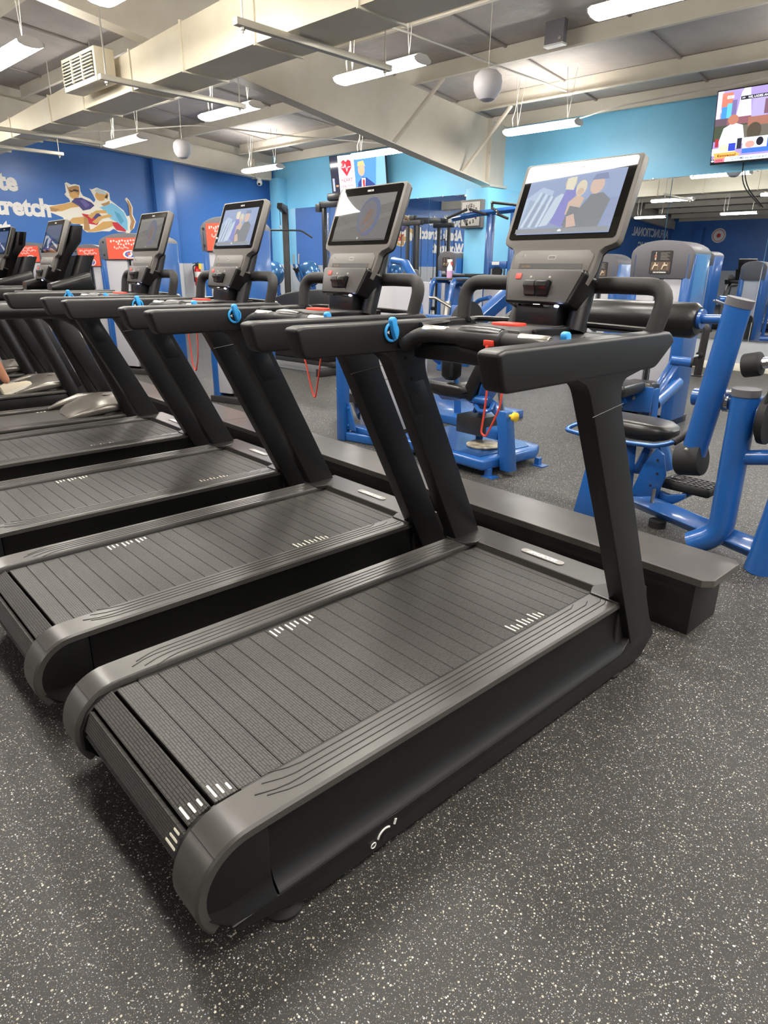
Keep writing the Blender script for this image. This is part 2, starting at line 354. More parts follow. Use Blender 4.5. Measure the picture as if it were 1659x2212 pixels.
# ================================================================ the slat-belt treadmills (local frame: x forward, y left, origin on the floor under the belt centre)
def slat_mat():
    m = bpy.data.materials.new('slat_rubber'); m.use_nodes = True; nt = m.node_tree; b = nt.nodes['Principled BSDF']; L = nt.links.new
    tc = nt.nodes.new('ShaderNodeTexCoord'); mp = nt.nodes.new('ShaderNodeMapping'); mp.inputs['Rotation'].default_value = (0, 0, pi / 2); L(tc.outputs['Object'], mp.inputs['Vector'])
    mp.inputs['Location'].default_value = (0.004, 0.0275, 0)
    br = nt.nodes.new('ShaderNodeTexBrick'); L(mp.outputs[0], br.inputs['Vector'])
    br.inputs['Scale'].default_value = 1.0; br.inputs['Brick Width'].default_value = 0.031; br.inputs['Row Height'].default_value = 0.0074; br.inputs['Mortar Size'].default_value = 0.0013; br.inputs['Mortar Smooth'].default_value = 0.5
    br.offset = 0.37; br.offset_frequency = 2; br.squash = 0.7; br.squash_frequency = 3
    br.inputs['Color1'].default_value = lin('#3f3d3a'); br.inputs['Color2'].default_value = lin('#454340'); br.inputs['Mortar'].default_value = lin('#151312')
    n0 = nt.nodes.new('ShaderNodeTexNoise'); n0.inputs['Scale'].default_value = 7; n0.inputs['Detail'].default_value = 6
    oi = nt.nodes.new('ShaderNodeObjectInfo'); cx = nt.nodes.new('ShaderNodeCombineXYZ'); L(oi.outputs['Random'], cx.inputs[2])
    va = nt.nodes.new('ShaderNodeVectorMath'); va.operation = 'MULTIPLY_ADD'; L(cx.outputs[0], va.inputs[0]); va.inputs[1].default_value = (20, 20, 20); L(tc.outputs['Object'], va.inputs[2]); L(va.outputs[0], n0.inputs['Vector'])
    mx = nt.nodes.new('ShaderNodeMix'); mx.data_type = 'RGBA'; mx.blend_type = 'MULTIPLY'; mx.inputs[0].default_value = 0.35; L(br.outputs['Color'], mx.inputs[6])
    cr = nt.nodes.new('ShaderNodeValToRGB'); cr.color_ramp.elements[0].color = (0.5, 0.5, 0.5, 1); cr.color_ramp.elements[0].position = 0.3; cr.color_ramp.elements[1].position = 0.65; L(n0.outputs['Fac'], cr.inputs[0]); L(cr.outputs[0], mx.inputs[7])
    L(mx.outputs[2], b.inputs['Base Color']); b.inputs['Roughness'].default_value = 0.5
    bp = nt.nodes.new('ShaderNodeBump'); bp.inputs['Strength'].default_value = 0.8; bp.inputs['Distance'].default_value = 0.0015; bp.invert = True
    L(br.outputs['Fac'], bp.inputs['Height']); L(bp.outputs[0], b.inputs['Normal'])
    return m
SLAT = slat_mat()
DISP = attr_mat('lit_display', 0.72, 0.02)
DISPD = attr_mat('dim_display', 0.35, 0.02)
PRINT = attr_mat('flat_print', 0.0, 0.5)
LED = mat('led_white', '#ffffff', 0.3, emit=('#b8c8ff', 12))
LOGO = mat('logo_grey', '#b9b6b0', 0.4)
PITCH = 0.0608
TILT = math.radians(21.5)
CU = Vector((math.sin(TILT), 0, math.cos(TILT))); CNV = Vector((-math.cos(TILT), 0, math.sin(TILT)))
CON = Vector((1.455, 0, 1.312))
CM = frame_mat(CON, (0, -1, 0), CU)      # console plane: x to the user's right (= -y), y up the panel, z towards the user
def gym_photo():
    p = [('#5d74a8', sq(0, 0, 1, 1)), ('#6d86b8', sq(0, .55, 1, 1)), ('#9db4d4', [(0, .62), (.16, .8), (.3, .72), (.22, .1), (0, .1)]), ('#8199b8', [(0, .1), (.22, .1), (.3, .45), (.05, .6)])]
    for i in range(6): p.append((('#c3d2e2', '#6f87a6')[i % 2], [(.02 + .045 * i, .12), (.05 + .045 * i, .12), (.17 + .035 * i, .7 - .02 * i), (.15 + .035 * i, .72 - .02 * i)]))
    p += [('#b7c9dc', [(.24, .12), (.33, .14), (.47, .6), (.4, .66), (.34, .6)]), ('#4a45b8', [(.36, .18), (.5, .1), (.56, .45), (.55, .75), (.44, .72)]), ('#c9a880', ell(.47, .82, .06, .1)), ('#e3d6b2', [(.42, .9), (.52, .92), (.52, .7), (.43, .72)]),
          ('#c9a27c', [(.5, .3), (.62, .28), (.66, .55), (.58, .62), (.5, .5)]), ('#22222a', [(.5, .12), (.62, .1), (.64, .4), (.53, .44)]), ('#d8c7a0', ell(.6, .72, .055, .13)), ('#c9a27c', ell(.6, .66, .035, .06)),
          ('#2c2f36', [(.5, .05), (.88, .05), (.93, .5), (.84, .62), (.72, .6), (.62, .32)]), ('#cfa488', ell(.76, .74, .07, .14)), ('#35518f', [(.69, .83), (.86, .83), (.83, .93), (.72, .92)]), ('#c99a7c', [(.56, .08), (.66, .1), (.6, .3), (.53, .26)]),
          ('#5f6266', sq(0, 0, 1, .075)), ('#eeeeee', [(.48, .02), (.52, .02), (.52, .045), (.5, .06), (.48, .045)])]
    return p
def logo_photo():  # grey screen, its blue logo reflection drawn in as colour
    return [('#8e8c88', sq(0, 0, 1, 1)), ('#a19f9a', [(0, .55), (1, .8), (1, 1), (0, 1)]), ('#97958f', [(0, .2), (1, .5), (1, .6), (0, .32)]), ('#7f86a6', ell(.6, .52, .2, .42, 20)), ('#8f8d92', ell(.58, .52, .16, .35, 20)), ('#9c8478', [(.5, .3), (.62, .42), (.68, .62), (.6, .7), (.55, .55)]),
            ('#a8856e', [(.5, .12), (.53, .12), (.72, .42), (.69, .44)]), ('#e5e3de', ell(.5, .05, .015, .03, 8)), ('#70706e', sq(0, 0, 1, .03))]
def haze(p, t, c='#aab4c2'):  # veil of reflected light on the glass, mixed into the picture colours
    a = lin(c); return [(tuple(lin(q)[i] * (1 - t) + a[i] * t for i in range(3)), w_) for q, w_ in p]
def make_console(root, pic, m):
    P = lambda x, y, z=0.0: CM @ Vector((x, y, z))
    half = [(0.128, 0.0), (0.166, 0.125), (0.168, 0.178), (0.182, 0.192), (0.205, 0.2), (0.217, 0.207), (0.2225, 0.222), (0.2225, 0.478), (0.216, 0.487)]
    outl = [(x, y) for x, y in half] + [(-x, y) for x, y in half[::-1]]
    def slab(poly, z0, z1, b=None): return MB().prism(poly, 'z', z0, z1).xf(CM)
    con = obj('console', slab(outl, -0.03, 0.0), GREYP, root, bev=0.004)
    obj('console_back', slab([(x * 0.97, y * 0.985 + .004) for x, y in outl], -0.045, -0.03), BLK, root, bev=0.006)
    gl = obj('screen_glass', slab(rrect(0.415, 0.258, 0.012, 4, 0, 0.35), 0.0, 0.002), GLASS, root)
    picture('display', pic, gl, m, CM @ Matrix.Translation((-0.18, 0.238, 0.0024)), 0.36, 0.205)
    text_mesh('logo', 'PRECOR', 0.011, LOGO, gl, CM @ Matrix.Translation((0, 0.457, 0.0022)), 0.0006, 0.0002)
    # keypad plate under the screen
    kp = obj('indicator_plate', slab([(-.15, .112), (.15, .112), (.155, .165), (.135, .182), (-.135, .182), (-.155, .165)], 0.0, 0.004), GREYP, root, bev=0.002)
    obj('display_strip', slab(sq(-.125, .118, .125, .136), 0.004, 0.005), DARKG, kp)
    text_mesh('amber_text', '4.0  KM/H', 0.008, mat('amber', '#a8742e', .5), kp, CM @ Matrix.Translation((-.095, .123, .0052)), 0, 0.0001)
    obj('battery_icon', MB().prism(rrect(.03, .014, .003, 2, .0, .157), 'z', .004, .0045).xf(CM), LOGO, kp)
    obj('battery_icon_core', MB().prism(rrect(.026, .01, .002, 2, .0, .157), 'z', .0045, .0048).xf(CM), GREYP, kp)
    obj('fan_icon', MB().tube([P(-.115 + .008 * math.cos(a), .158 + .008 * math.sin(a), .0045) for a in [2 * pi * k / 12 for k in range(12)]], .0009, 4, close=True), LOGO, kp)
    # lower control block, proud of the panel
    lo = [(0.128, -0.004), (0.158, 0.1), (0.15, 0.112), (-0.15, 0.112), (-0.158, 0.1), (-0.128, -0.004)]
    cb = obj('control_block', MB().prism(lo, 'z', -0.075, 0.022).xf(CM), BLK2, root, bev=0.012, seg=3)
    obj('control_face', slab([(x * .92, .004 + y * .94) for x, y in lo], 0.022, 0.0245), mat('control_grey', '#4c4946', .5, bump=(900, .15)), cb, bev=0.001)
    obj('stop_key', slab(rrect(.024, .02, .003, 3, -.096, .084), 0.0245, 0.0275), mat('red_key', '#e0554a', .5), cb, bev=0.001)
    for x in (-.045, .03): obj('key_mark', slab(rrect(.008, .006, .001, 1, x, .083), 0.0245, 0.0249), LOGO, cb)
    obj('paddle_well', slab(rrect(.1, .062, .006, 3, -.005, .043), 0.0245, 0.0255), BLK, cb)
    for s in (-1, 1):
        xs = (-.005 + s * .0015, -.005 + s * .046); x0, x1 = min(xs), max(xs)
        pr = [(.02, .0255), (.02, .032), (.036, .038), (.044, .05), (.06, .052), (.068, .04), (.07, .0255)]
        M2 = MB()
        M2.add([CM @ Vector((x, a, b)) for x in (x0, x1) for a, b in pr], [list(range(7)), list(range(13, 6, -1))] + [(i, (i + 1) % 7, 7 + (i + 1) % 7, 7 + i) for i in range(7)])
        obj('speed_paddle', M2, BLK2 if s > 0 else DARKG, cb, bev=0.002)
    obj('indicator_led', MB().prism(ell(.092, .012, .009, .005, 10), 'z', -.002, .002).xf(CM @ Matrix.Translation((0, -.017, .016)) @ Matrix.Rotation(math.radians(75), 4, 'X')), LED, cb)
    obj('sensor_strip', MB().prism(rrect(.12, .012, .003, 2, -.02, .012), 'z', -.001, .001).xf(CM @ Matrix.Translation((0, -.017, .0155)) @ Matrix.Rotation(math.radians(75), 4, 'X')), GLASS, cb)
    return con
def mirror_y(mb): 
    q = MB(); q.v = [Vector((p.x, -p.y, p.z)) for p in mb.v]; q.f = [list(f)[::-1] for f in mb.f]; return q
def make_slat_treadmill():
    t = thing('treadmill', '', 'treadmill')
    both = lambda name, mb, m, parent=t, **k: [obj(name, mb, m, parent, **k), obj(name, mirror_y(mb), m, parent, **k)]
    # belt deck core under the slats (dark)
    obj('deck_core', MB().prism([(-0.05, .215), (0.0, .275), (1.62, .275), (1.7, .25), (1.7, .05), (0.1, .05), (-0.03, .1)], 'y', -.29, .29), RUBBER, t)
    # rails: cover of the side, rounded over the rear roller
    st = [(1.62, .318, 90), (1.2, .318, 90), (.6, .318, 90), (.1, .318, 90), (0.02, .317, 91)]
    for a in range(98, 223, 8): st.append((0.015 + .137 * math.cos(math.radians(a)), .18 + .137 * math.sin(math.radians(a)), a))
    def rail(y0, y1, th, m=None, d=0.0):
        secs = []
        for i, (x, z, a) in enumerate(st):
            nx, nz = math.cos(math.radians(a)), math.sin(math.radians(a))
            yi = y0 - (0.0 if i > 2 else (0.0))
            prof = [(yi, -th), (y1, -th), (y1, -.008), (y1 - .006, 0), (yi + .006, 0), (yi, -.006)]
            secs.append([Vector((x + nx * (h + d), y, z + nz * (h + d))) for y, h in prof])
        return MB().loft(secs)
    both('side_rail', rail(-.408, -.296, .024), RAIL, bev=0.0)
    for yy, x0, x1 in ((.318, .16, 1.38), (.338, .13, 1.44), (.357, .1, 1.5), (.376, .12, 1.5)):
        pts = [(x1, -yy + .012, .3183), (x1 - .03, -yy, .3183), ((x0 + x1) / 2, -yy, .3183), (x0 + .05, -yy, .3183), (x0 + .015, -yy + .006, .3183), (x0 - .03, -yy + .022, .3183)]
        both('rail_groove', MB().tube(pts, .0016, 5), mat('groove', '#211f1e', .45))
    aa = math.radians(128); both('cap_seam', MB().tube([(0.015 + .1372 * math.cos(aa), -y, .18 + .1372 * math.sin(aa)) for y in (.298, .35, .405)], .0011, 4), mat('groove', '#211f1e', .45))
    # rear cover pieces: seam of the end cap and its side
    sd = [(0.06, .296), (0.015, .296)] + [(0.015 + .116 * math.cos(math.radians(a)), .18 + .116 * math.sin(math.radians(a))) for a in range(98, 235, 8)] + [(-.03, .09), (.02, .075), (.06, .07)]
    both('rear_cap', MB().prism(sd, 'y', -.404, -.28), SKIRT, bev=0.004)
    # skirt: recessed panel with a flared foot
    pr = [(.28, .3), (.402, .3), (.4, .285), (.392, .27), (.389, .19), (.392, .155), (.402, .128), (.418, .112), (.424, .104), (.28, .104)]
    both('skirt_panel', MB().loft([[Vector((x, -y, z)) for y, z in pr] for x in (.066, 1.64)]), SKIRT)
    pr2 = [(.28, 1.0), (.4, 1.0), (.404, .88), (.4, .5), (.402, .28), (.408, .13), (.42, .045), (.424, 0), (.28, 0)]
    secs = []
    for x, fl in ((.06, 1), (.0, .95), (-.05, .7), (-.085, .35), (-.106, .1)):
        zt = .18 + math.sqrt(.1255 ** 2 - (x - .015) ** 2) if x < .015 else .296
        zt = min(zt, .296); zb = .1 if x > -.06 else .1 + (-.06 - x) * 1.1
        secs.append([Vector((x, -(min(y, .404) + max(0, y - .404) * fl), zb + (zt - zb) * h)) for y, h in pr2])
    both('rear_skirt', MB().loft(secs), SKIRT)
    lp = [(-.055, .1), (-.04, .078), (.06, .055), (.16, .02), (1.72, .018), (1.8, .09), (1.772, .15), (1.735, .2), (1.64, .2), (1.6, .135), (1.56, .1), (.06, .1)]
    both('base_frame', MB().prism(lp, 'y', -.424, -.3), SKIRT, bev=0.005)
    # front hood with badge
    hd = [(1.545, .3), (1.56, .322), (1.7, .326), (1.735, .31), (1.75, .25), (1.76, .1), (1.545, .1)]
    HOOD = mat('hood_plastic', '#2b2927', .3, bump=(700, .1)); ho = obj('front_hood', MB().prism(hd, 'y', -.4, .4), HOOD, t, bev=0.006, smooth=False)
    both('hood_corner', MB().prism([(1.5, -.3), (1.545, -.28), (1.56, -.28), (1.62, -.3), (1.62, -.41), (1.5, -.41)], 'z', .31, .3245), HOOD, ho, bev=0.003, smooth=False)
    bm_ = frame_mat((1.632, 0, .3262), (0, -1, 0), (1, 0, 0))
    bd = obj('badge', MB().prism(rrect(.2, .036, .017, 5), 'z', -.002, .0012).xf(bm_), mat('badge_grey', '#8f8c86', .35), ho)
    text_mesh('badge_text', '//PRECOR', 0.03, mat('badge_white', '#dcd9d2', .4), bd, bm_ @ Matrix.Translation((-.002, -.0105, .0014)), 0.0012, 0.0003, sx=1.05, shear=.25)
    # slats
    sl = MB().box(-.0296, .0296, -.28, .28, -.014, 0.0)
    s0 = obj('slat', sl, SLAT, t, bev=0.0012, seg=1)
    slats = [s0]
    R = 0.1
    pos = []
    for i in range(26): pos.append((PITCH * (i + .5), .301, 0.0))
    for k, a in enumerate((26, 68, 110, 150)):
        ar = math.radians(a); pos.append((0.004 - R * math.sin(ar), .301 - R + R * math.cos(ar), -ar))
    for i, (x, z, a) in enumerate(pos):
        s = s0 if i == 0 else s0.copy()
        if i: COL.objects.link(s); s.parent = t
        s.location = (x, 0, z); s.rotation_euler = (0, a, 0)
    # uprights with the knee under the armrest
    up = bez([((1.615, 0, .12), 0), ((1.145, 0, 1.06), .05), ((1.11, 0, 1.125), .07), ((1.01, 0, 1.16), 0)])
    up += [Vector((1.46, 0, 1.15))] + bez([((1.40, 0, 1.145), 0), ((1.29, 0, 1.125), .05), ((1.297, 0, 1.06), .05), ((1.74, 0, .18), 0)]) + [Vector((1.70, 0, .13))]
    both('upright', MB().prism([(p.x, p.z) for p in up], 'y', -.428, -.366), BLK, bev=0.012, seg=3)
    seam = mat('seam_line', '#353331', .5)
    both('upright_seam', MB().tube([(1.147, -.4285, 1.035), (1.311, -.4285, 1.055)], .0012, 4), seam)
    both('upright_cover', MB().prism([(1.25, .9), (1.35, .9), (1.285, 1.03), (1.185, 1.03)], 'y', -.367, -.3645), BLK, bev=0.004)
    for (sx, sz) in ((1.25, .985), (1.225, 1.04), (1.19, 1.115)): both('screw_hole', MB().lathe([(.006, -.366), (.006, -.364), (.003, -.3638)], (sx, 0, sz), 'y', 10), RUBBER)
    # armrests
    ar = bez([((.74, 0, 1.247), 0), ((.708, 0, 1.24), .02), ((.74, 0, 1.143), .025), ((1.03, 0, 1.143), .03), ((1.48, 0, 1.142), .02), ((1.585, 0, 1.215), .02), ((1.55, 0, 1.247), .02), ((.75, 0, 1.247), 0)])
    both('armrest', MB().prism([(p.x, p.z) for p in ar], 'y', -.43, -.36), BLK, bev=0.018, seg=4)
    kn = lambda y0, y1, r, x=1.075, z=1.215: MB().lathe([(r, y0), (r, y1)], (x, 0, z), 'y', 22)
    for s in (-1, 1):
        yi = s * .36; d = -s
        k0 = obj('incline_dial' if s > 0 else 'speed_dial', MB().tube([(1.108 + .029 * math.cos(a), yi + d * .006, 1.212 + .029 * math.sin(a)) for a in [2 * pi * k / 22 for k in range(22)]], .0052, 6, close=True), KNOB, t)
        obj('dial_face', MB().lathe([(.027, yi), (.027, yi + d * .006)], (1.108, 0, 1.212), 'y', 22), BLK, k0)
        a0 = math.radians(12)
        lv = [(1.111 + x * math.cos(a0) - z * math.sin(a0), 1.212 + x * math.sin(a0) + z * math.cos(a0)) for x, z in [(-.004, -.024), (.006, -.024), (.012, .01), (.013, .044), (.006, .052), (-.006, .052), (-.012, .044), (-.01, .01)]]
        obj('dial_lever', MB().prism(lv, 'y', yi + d * .004, yi + d * .026), KNOB, k0, bev=0.004)
        obj('dial_arrow', MB().prism([(1.083, 1.212), (1.096, 1.206), (1.096, 1.218)], 'y', yi + d * .0061, yi + d * .0068), WHITE, k0)
    # front grip bar
    gb = bez([((1.16, -.345, 1.165), 0), ((1.17, -.285, 1.205), .05), ((1.17, -.2, 1.213), .03), ((1.17, .2, 1.213), .03), ((1.17, .285, 1.205), .05), ((1.16, .345, 1.165), 0)])
    obj('grip_bar', MB().tube(gb, .026, 12), FOAM, t)
    cg = obj('grip_centre', MB().tube([(1.17, y, 1.213) for y in (-.09, -.085, -.04, .04, .085, .09)], [.027, .034, .037, .037, .034, .027], 14), BLK, t)
    obj('grip_top', MB().tube([(1.168, y, 1.224) for y in (-.08, -.04, .04, .08)], [.026, .03, .03, .026], 12), STEEL if False else BLK2, cg)
    for s in (-1, 1): obj('pulse_sensor', MB().tube([(1.168, s * .2 + y, 1.223) for y in (-.055, -.05, .05, .055)], [.015, .019, .019, .015], 10, up=(0, 0, 1)), STEEL, t, ang=60)
    obj('cross_tube', MB().box(1.2, 1.27, -.34, .34, 1.12, 1.185), BLK, t, bev=0.012)
    # tray with rim and pockets
    tr = obj('tray', MB().prism([(1.2, -.33), (1.56, -.41), (1.6, -.36), (1.62, .36), (1.56, .41), (1.2, .33)], 'z', 1.19, 1.222), BLK, t, bev=0.006)
    rimp = [(1.225, -.33, 1.232), (1.53, -.395, 1.236), (1.585, -.36, 1.24), (1.6, -.11, 1.243), (1.6, .11, 1.243), (1.585, .36, 1.24), (1.53, .395, 1.236), (1.225, .33, 1.232)]
    obj('tray_rim', MB().tube(bez([(p, .03) for p in rimp], 3), .0105, 8), BLK2, tr)
    for s in (-1, 1): obj('pocket_wall', MB().prism([(1.27, s * .13), (1.58, s * .12), (1.58, s * .105), (1.27, s * .115)], 'z', 1.22, 1.245), BLK2, tr, bev=0.003)
    obj('centre_bridge', MB().prism([(1.2, -.12), (1.5, -.1), (1.5, .1), (1.2, .12)], 'z', 1.215, 1.246), DARKG, tr, bev=0.01)
    obj('stop_button', MB().prism(rrect(.07, .11, .02, 4, 1.34, .03), 'z', 1.24, 1.254), RED, t, bev=0.003)
    # mast under the console and the two hoops
    ms_ = MB().loft([[Vector((x + dx, y, z)) for x, y in ((-.045, -.085), (.05, -.085), (.05, .085), (-.045, .085))] for dx, z in ((1.49, 1.22), (1.485, 1.27), (1.5, 1.36), (1.53, 1.42))])
    obj('mast', ms_, BLK2, t, bev=0.008)
    for s in (-1, 1):
        obj('mast_arm', MB().tube([(1.5, s * .12, 1.225), (1.535, s * .115, 1.32), (1.6, s * .11, 1.5)], [.034, .034, .03], 12), BLK, t)
        hp = bez([((1.585, s * .1, 1.372), 0), ((1.575, s * .2, 1.375), .03), ((1.545, s * .405, 1.375), .075), ((1.515, s * .385, 1.232), 0)], 7)
        obj('grab_hoop', MB().tube(hp, .0265, 12), FOAM, t)
        obj('hoop_collar', MB().tube([(1.515, s * .385, 1.228), (1.518, s * .387, 1.243)], .032, 12), BLK2, t)
    # feet
    for x in (.1, 1.55):
        for s in (-1, 1):
            ft = obj('levelling_foot', MB().lathe([(.05, 0), (.052, .012), (.04, .03), (.018, .036), (.018, .1)], (x, s * .375, 0), 'z', 16), RUBBER, t)
    # jack symbol on the base
    ic = obj('foot_symbol', MB().tube([(.385 + .026 * math.cos(a), -.4245, .05 + .026 * math.sin(a)) for a in [math.radians(55 + 14 * k) for k in range(9)]], .0028, 5), WHITE, t)
    obj('symbol_ring', MB().tube([(.345 + .008 * math.cos(a), -.4245, .046 + .008 * math.sin(a)) for a in [2 * pi * k / 10 for k in range(10)]], .0018, 4, close=True), WHITE, ic)
    obj('symbol_dot', MB().tube([(.416, -.4245, .07), (.421, -.4245, .084)], .004, 6), WHITE, ic)
    obj('symbol_hole', MB().lathe([(.014, -.4242), (.014, -.4248)], (.388, 0, .045), 'y', 14), RUBBER, ic)
    return t
MARKME = {}
def add_marks(t, left, right, rear):
    sl = sorted([c for c in t.children if c.name.split('.')[0] == 'slat'], key=lambda c: c.location.x + (10 if c.location.z < .29 and c.location.x > -.02 else 0))
    sl.sort(key=lambda c: (c.location.x if c.rotation_euler.y > -.1 else -1 + c.rotation_euler.y * -.2))
    flat = [c for c in sl if c.rotation_euler.y > -.1]; bent = sorted([c for c in t.children if c.name.split('.')[0] == 'slat' and c.rotation_euler.y <= -.1], key=lambda c: -c.rotation_euler.y)
    todo = [(flat[i], 1) for i in left] + [(flat[i], -1) for i in right]
    if rear: todo += [(bent[1], -1), (bent[0], -1), (flat[0], -1)]
    for s, sg in todo:
        for j, L_ in enumerate((.046, .036, .026)):
            if L_ not in MARKME: b_ = obj('slat_mark', MB().prism(rrect(L_ and .0058, L_, .0028, 2), 'z', 0, .0012), MARK, s); MARKME[L_] = b_
            else: b_ = MARKME[L_].copy(); COL.objects.link(b_); b_.parent = s
            b_.location = (-.0185 + .0185 * j, sg * (.268 - L_ / 2), 0.0)
def safety_cord(t, shape):
    cl = obj('safety_key', MB().box(1.126, 1.14, -.074, -.04, 1.198, 1.216).box(1.123, 1.138, -.062, -.051, 1.185, 1.2), RED, t, bev=0.002)
    obj('safety_cord', MB().tube(bez([(p, .05) for p in shape], 6), .0036, 6), CORD, cl)
T0 = make_slat_treadmill()
cords = [[(1.13, -.057, 1.19), (1.13, -.066, 1.1), (1.13, -.06, 1.0), (1.13, -.05, .925), (1.13, -.07, .915), (1.13, -.095, .965), (1.13, -.12, 1.02), (1.13, -.122, 1.06), (1.16, -.11, 1.14)],
         [(1.13, -.057, 1.19), (1.13, -.15, 1.08), (1.13, -.185, .97), (1.13, -.215, .9), (1.13, -.25, 1.03), (1.15, -.25, 1.14)],
         [(1.13, -.057, 1.19), (1.13, -.2, 1.12), (1.13, -.21, 1.02), (1.13, -.22, .93), (1.13, -.25, .9), (1.13, -.29, .99), (1.15, -.26, 1.13)],
         [(1.13, -.057, 1.19), (1.2, -.16, 1.13), (1.25, -.17, 1.03), (1.3, -.24, .96), (1.3, -.32, 1.02), (1.25, -.32, 1.13)]]
tl = ['nearest treadmill with dark slat belt, whole deck in view at the front', 'second slat belt treadmill from the camera, red cord hanging in a narrow V', 'third slat belt treadmill from the camera, below the blue corner', 'fourth slat belt treadmill from the camera, last with slats before the silver hoods']
TX = [0, -.012, -.003, 0.0]; TY = [0, 1.042, 2.135, 3.3]
MK = [((8, 9, 10), (18, 19, 20), 1), ((6, 7, 8), (16, 17, 18), 0), ((8, 9, 10), (18, 19, 20), 0), ((5, 6, 7), (15, 16, 17), 0)]
TM = [T0] + [dup(T0) for _ in range(3)]
for k, t in enumerate(TM):
    t.location = (TX[k], 0.28 + TY[k], 0); tag(t, tl[k], 'treadmill', 'slat belt treadmills in a row')
    make_console(t, haze(gym_photo(), .45, '#a9adb0') if k in (0, 2) else logo_photo(), DISP if k in (0, 2) else DISPD)
    safety_cord(t, cords[k]); add_marks(t, *MK[k])
# ---------------------------------------------------------------- power plinth along the fronts of the treadmills
LAM = mat('black_laminate', '#53504c', 0.33, bump=(30, 0.1), var=(6, '#4a4744'))
pl = thing('cable_plinth', 'long low black laminate plinth along the fronts of the treadmills', 'plinth', (0, 0, 0))
obj('box_base', MB().box(2.05, 2.32, -.178, 8.6, 0, .235), mat('black_panel', '#171615', .4), pl, bev=0.002)
ys = [-.24, 3.6, 6.1, 8.64]
for i in range(3):
    a, b = ys[i] + (.0 if i == 0 else .0015), ys[i + 1] - .0015; c = .035 if i == 0 else .001
    obj('top_board', MB().prism([(2.03, a + c), (2.03 + c, a), (2.345 - c, a), (2.345, a + c), (2.345, b), (2.03, b)], 'z', .235, .268), LAM, pl, bev=0.003, smooth=False)
# ================================================================ machines behind the treadmills
def at0(mb, loc, rz=0.0): return mb.xf(Matrix.Rotation(-rz, 4, 'Z') @ Matrix.Translation(-Vector(loc)))
def T_(*p, r=.03, n=10, fx=1.0, up=None, close=False): return MB().tube(p, r, n, fx=fx, up=up, close=close)
REDS = '#e0543c'
def red_sign():
    p = [(REDS, sq(0, 0, 1, 1))]
    for i, (y, x0, x1) in enumerate(((.82, .1, .78), (.66, .3, .92), (.5, .2, .6))):
        n = 9
        for k in range(n):
            a = x0 + (x1 - x0) * k / n; yy = y + .03 * math.sin(k * 1.9 + i) + .06 * (a - .5)
            p.append(('#eec9c4', sq(a, yy, a + (x1 - x0) / n * .62, yy + .075 + .03 * (k % 3 == 0))))
    p += [('#f0d8d4', ell(.62, .22, .2, .2)), ('#4a5fa8', ell(.62, .22, .15, .15)), ('#f0d8d4', [(.55, .1), (.63, .1), (.72, .32), (.63, .34)]), (REDS, ell(.58, .24, .05, .06))]
    return p
def instr_sign():
    p = [('#262322', sq(0, 0, 1, 1)), ('#5b4a3c', sq(.04, .12, .96, .52))]
    for i in range(7): p.append(('#8d8780', sq(.46, .62 + .05 * i, .9 - .06 * (i % 3), .635 + .05 * i)))
    p += [('#b5a695', [(.2, .6), (.26, .6), (.28, .78), (.24, .9), (.18, .8)]), ('#a04a38', ell(.23, .76, .04, .06)), ('#b5a695', ell(.24, .93, .03, .04))]
    for x in (.1, .56): p += [('#c9b89c', [(x, .18), (x + .05, .18), (x + .12, .34), (x + .3, .34), (x + .3, .4), (x + .08, .4)]), ('#c9b89c', [(x + .14, .34), (x + .2, .34), (x + .16, .5), (x + .1, .48)]), ('#8a7a66', sq(x + .28, .16, x + .31, .48))]
    return p
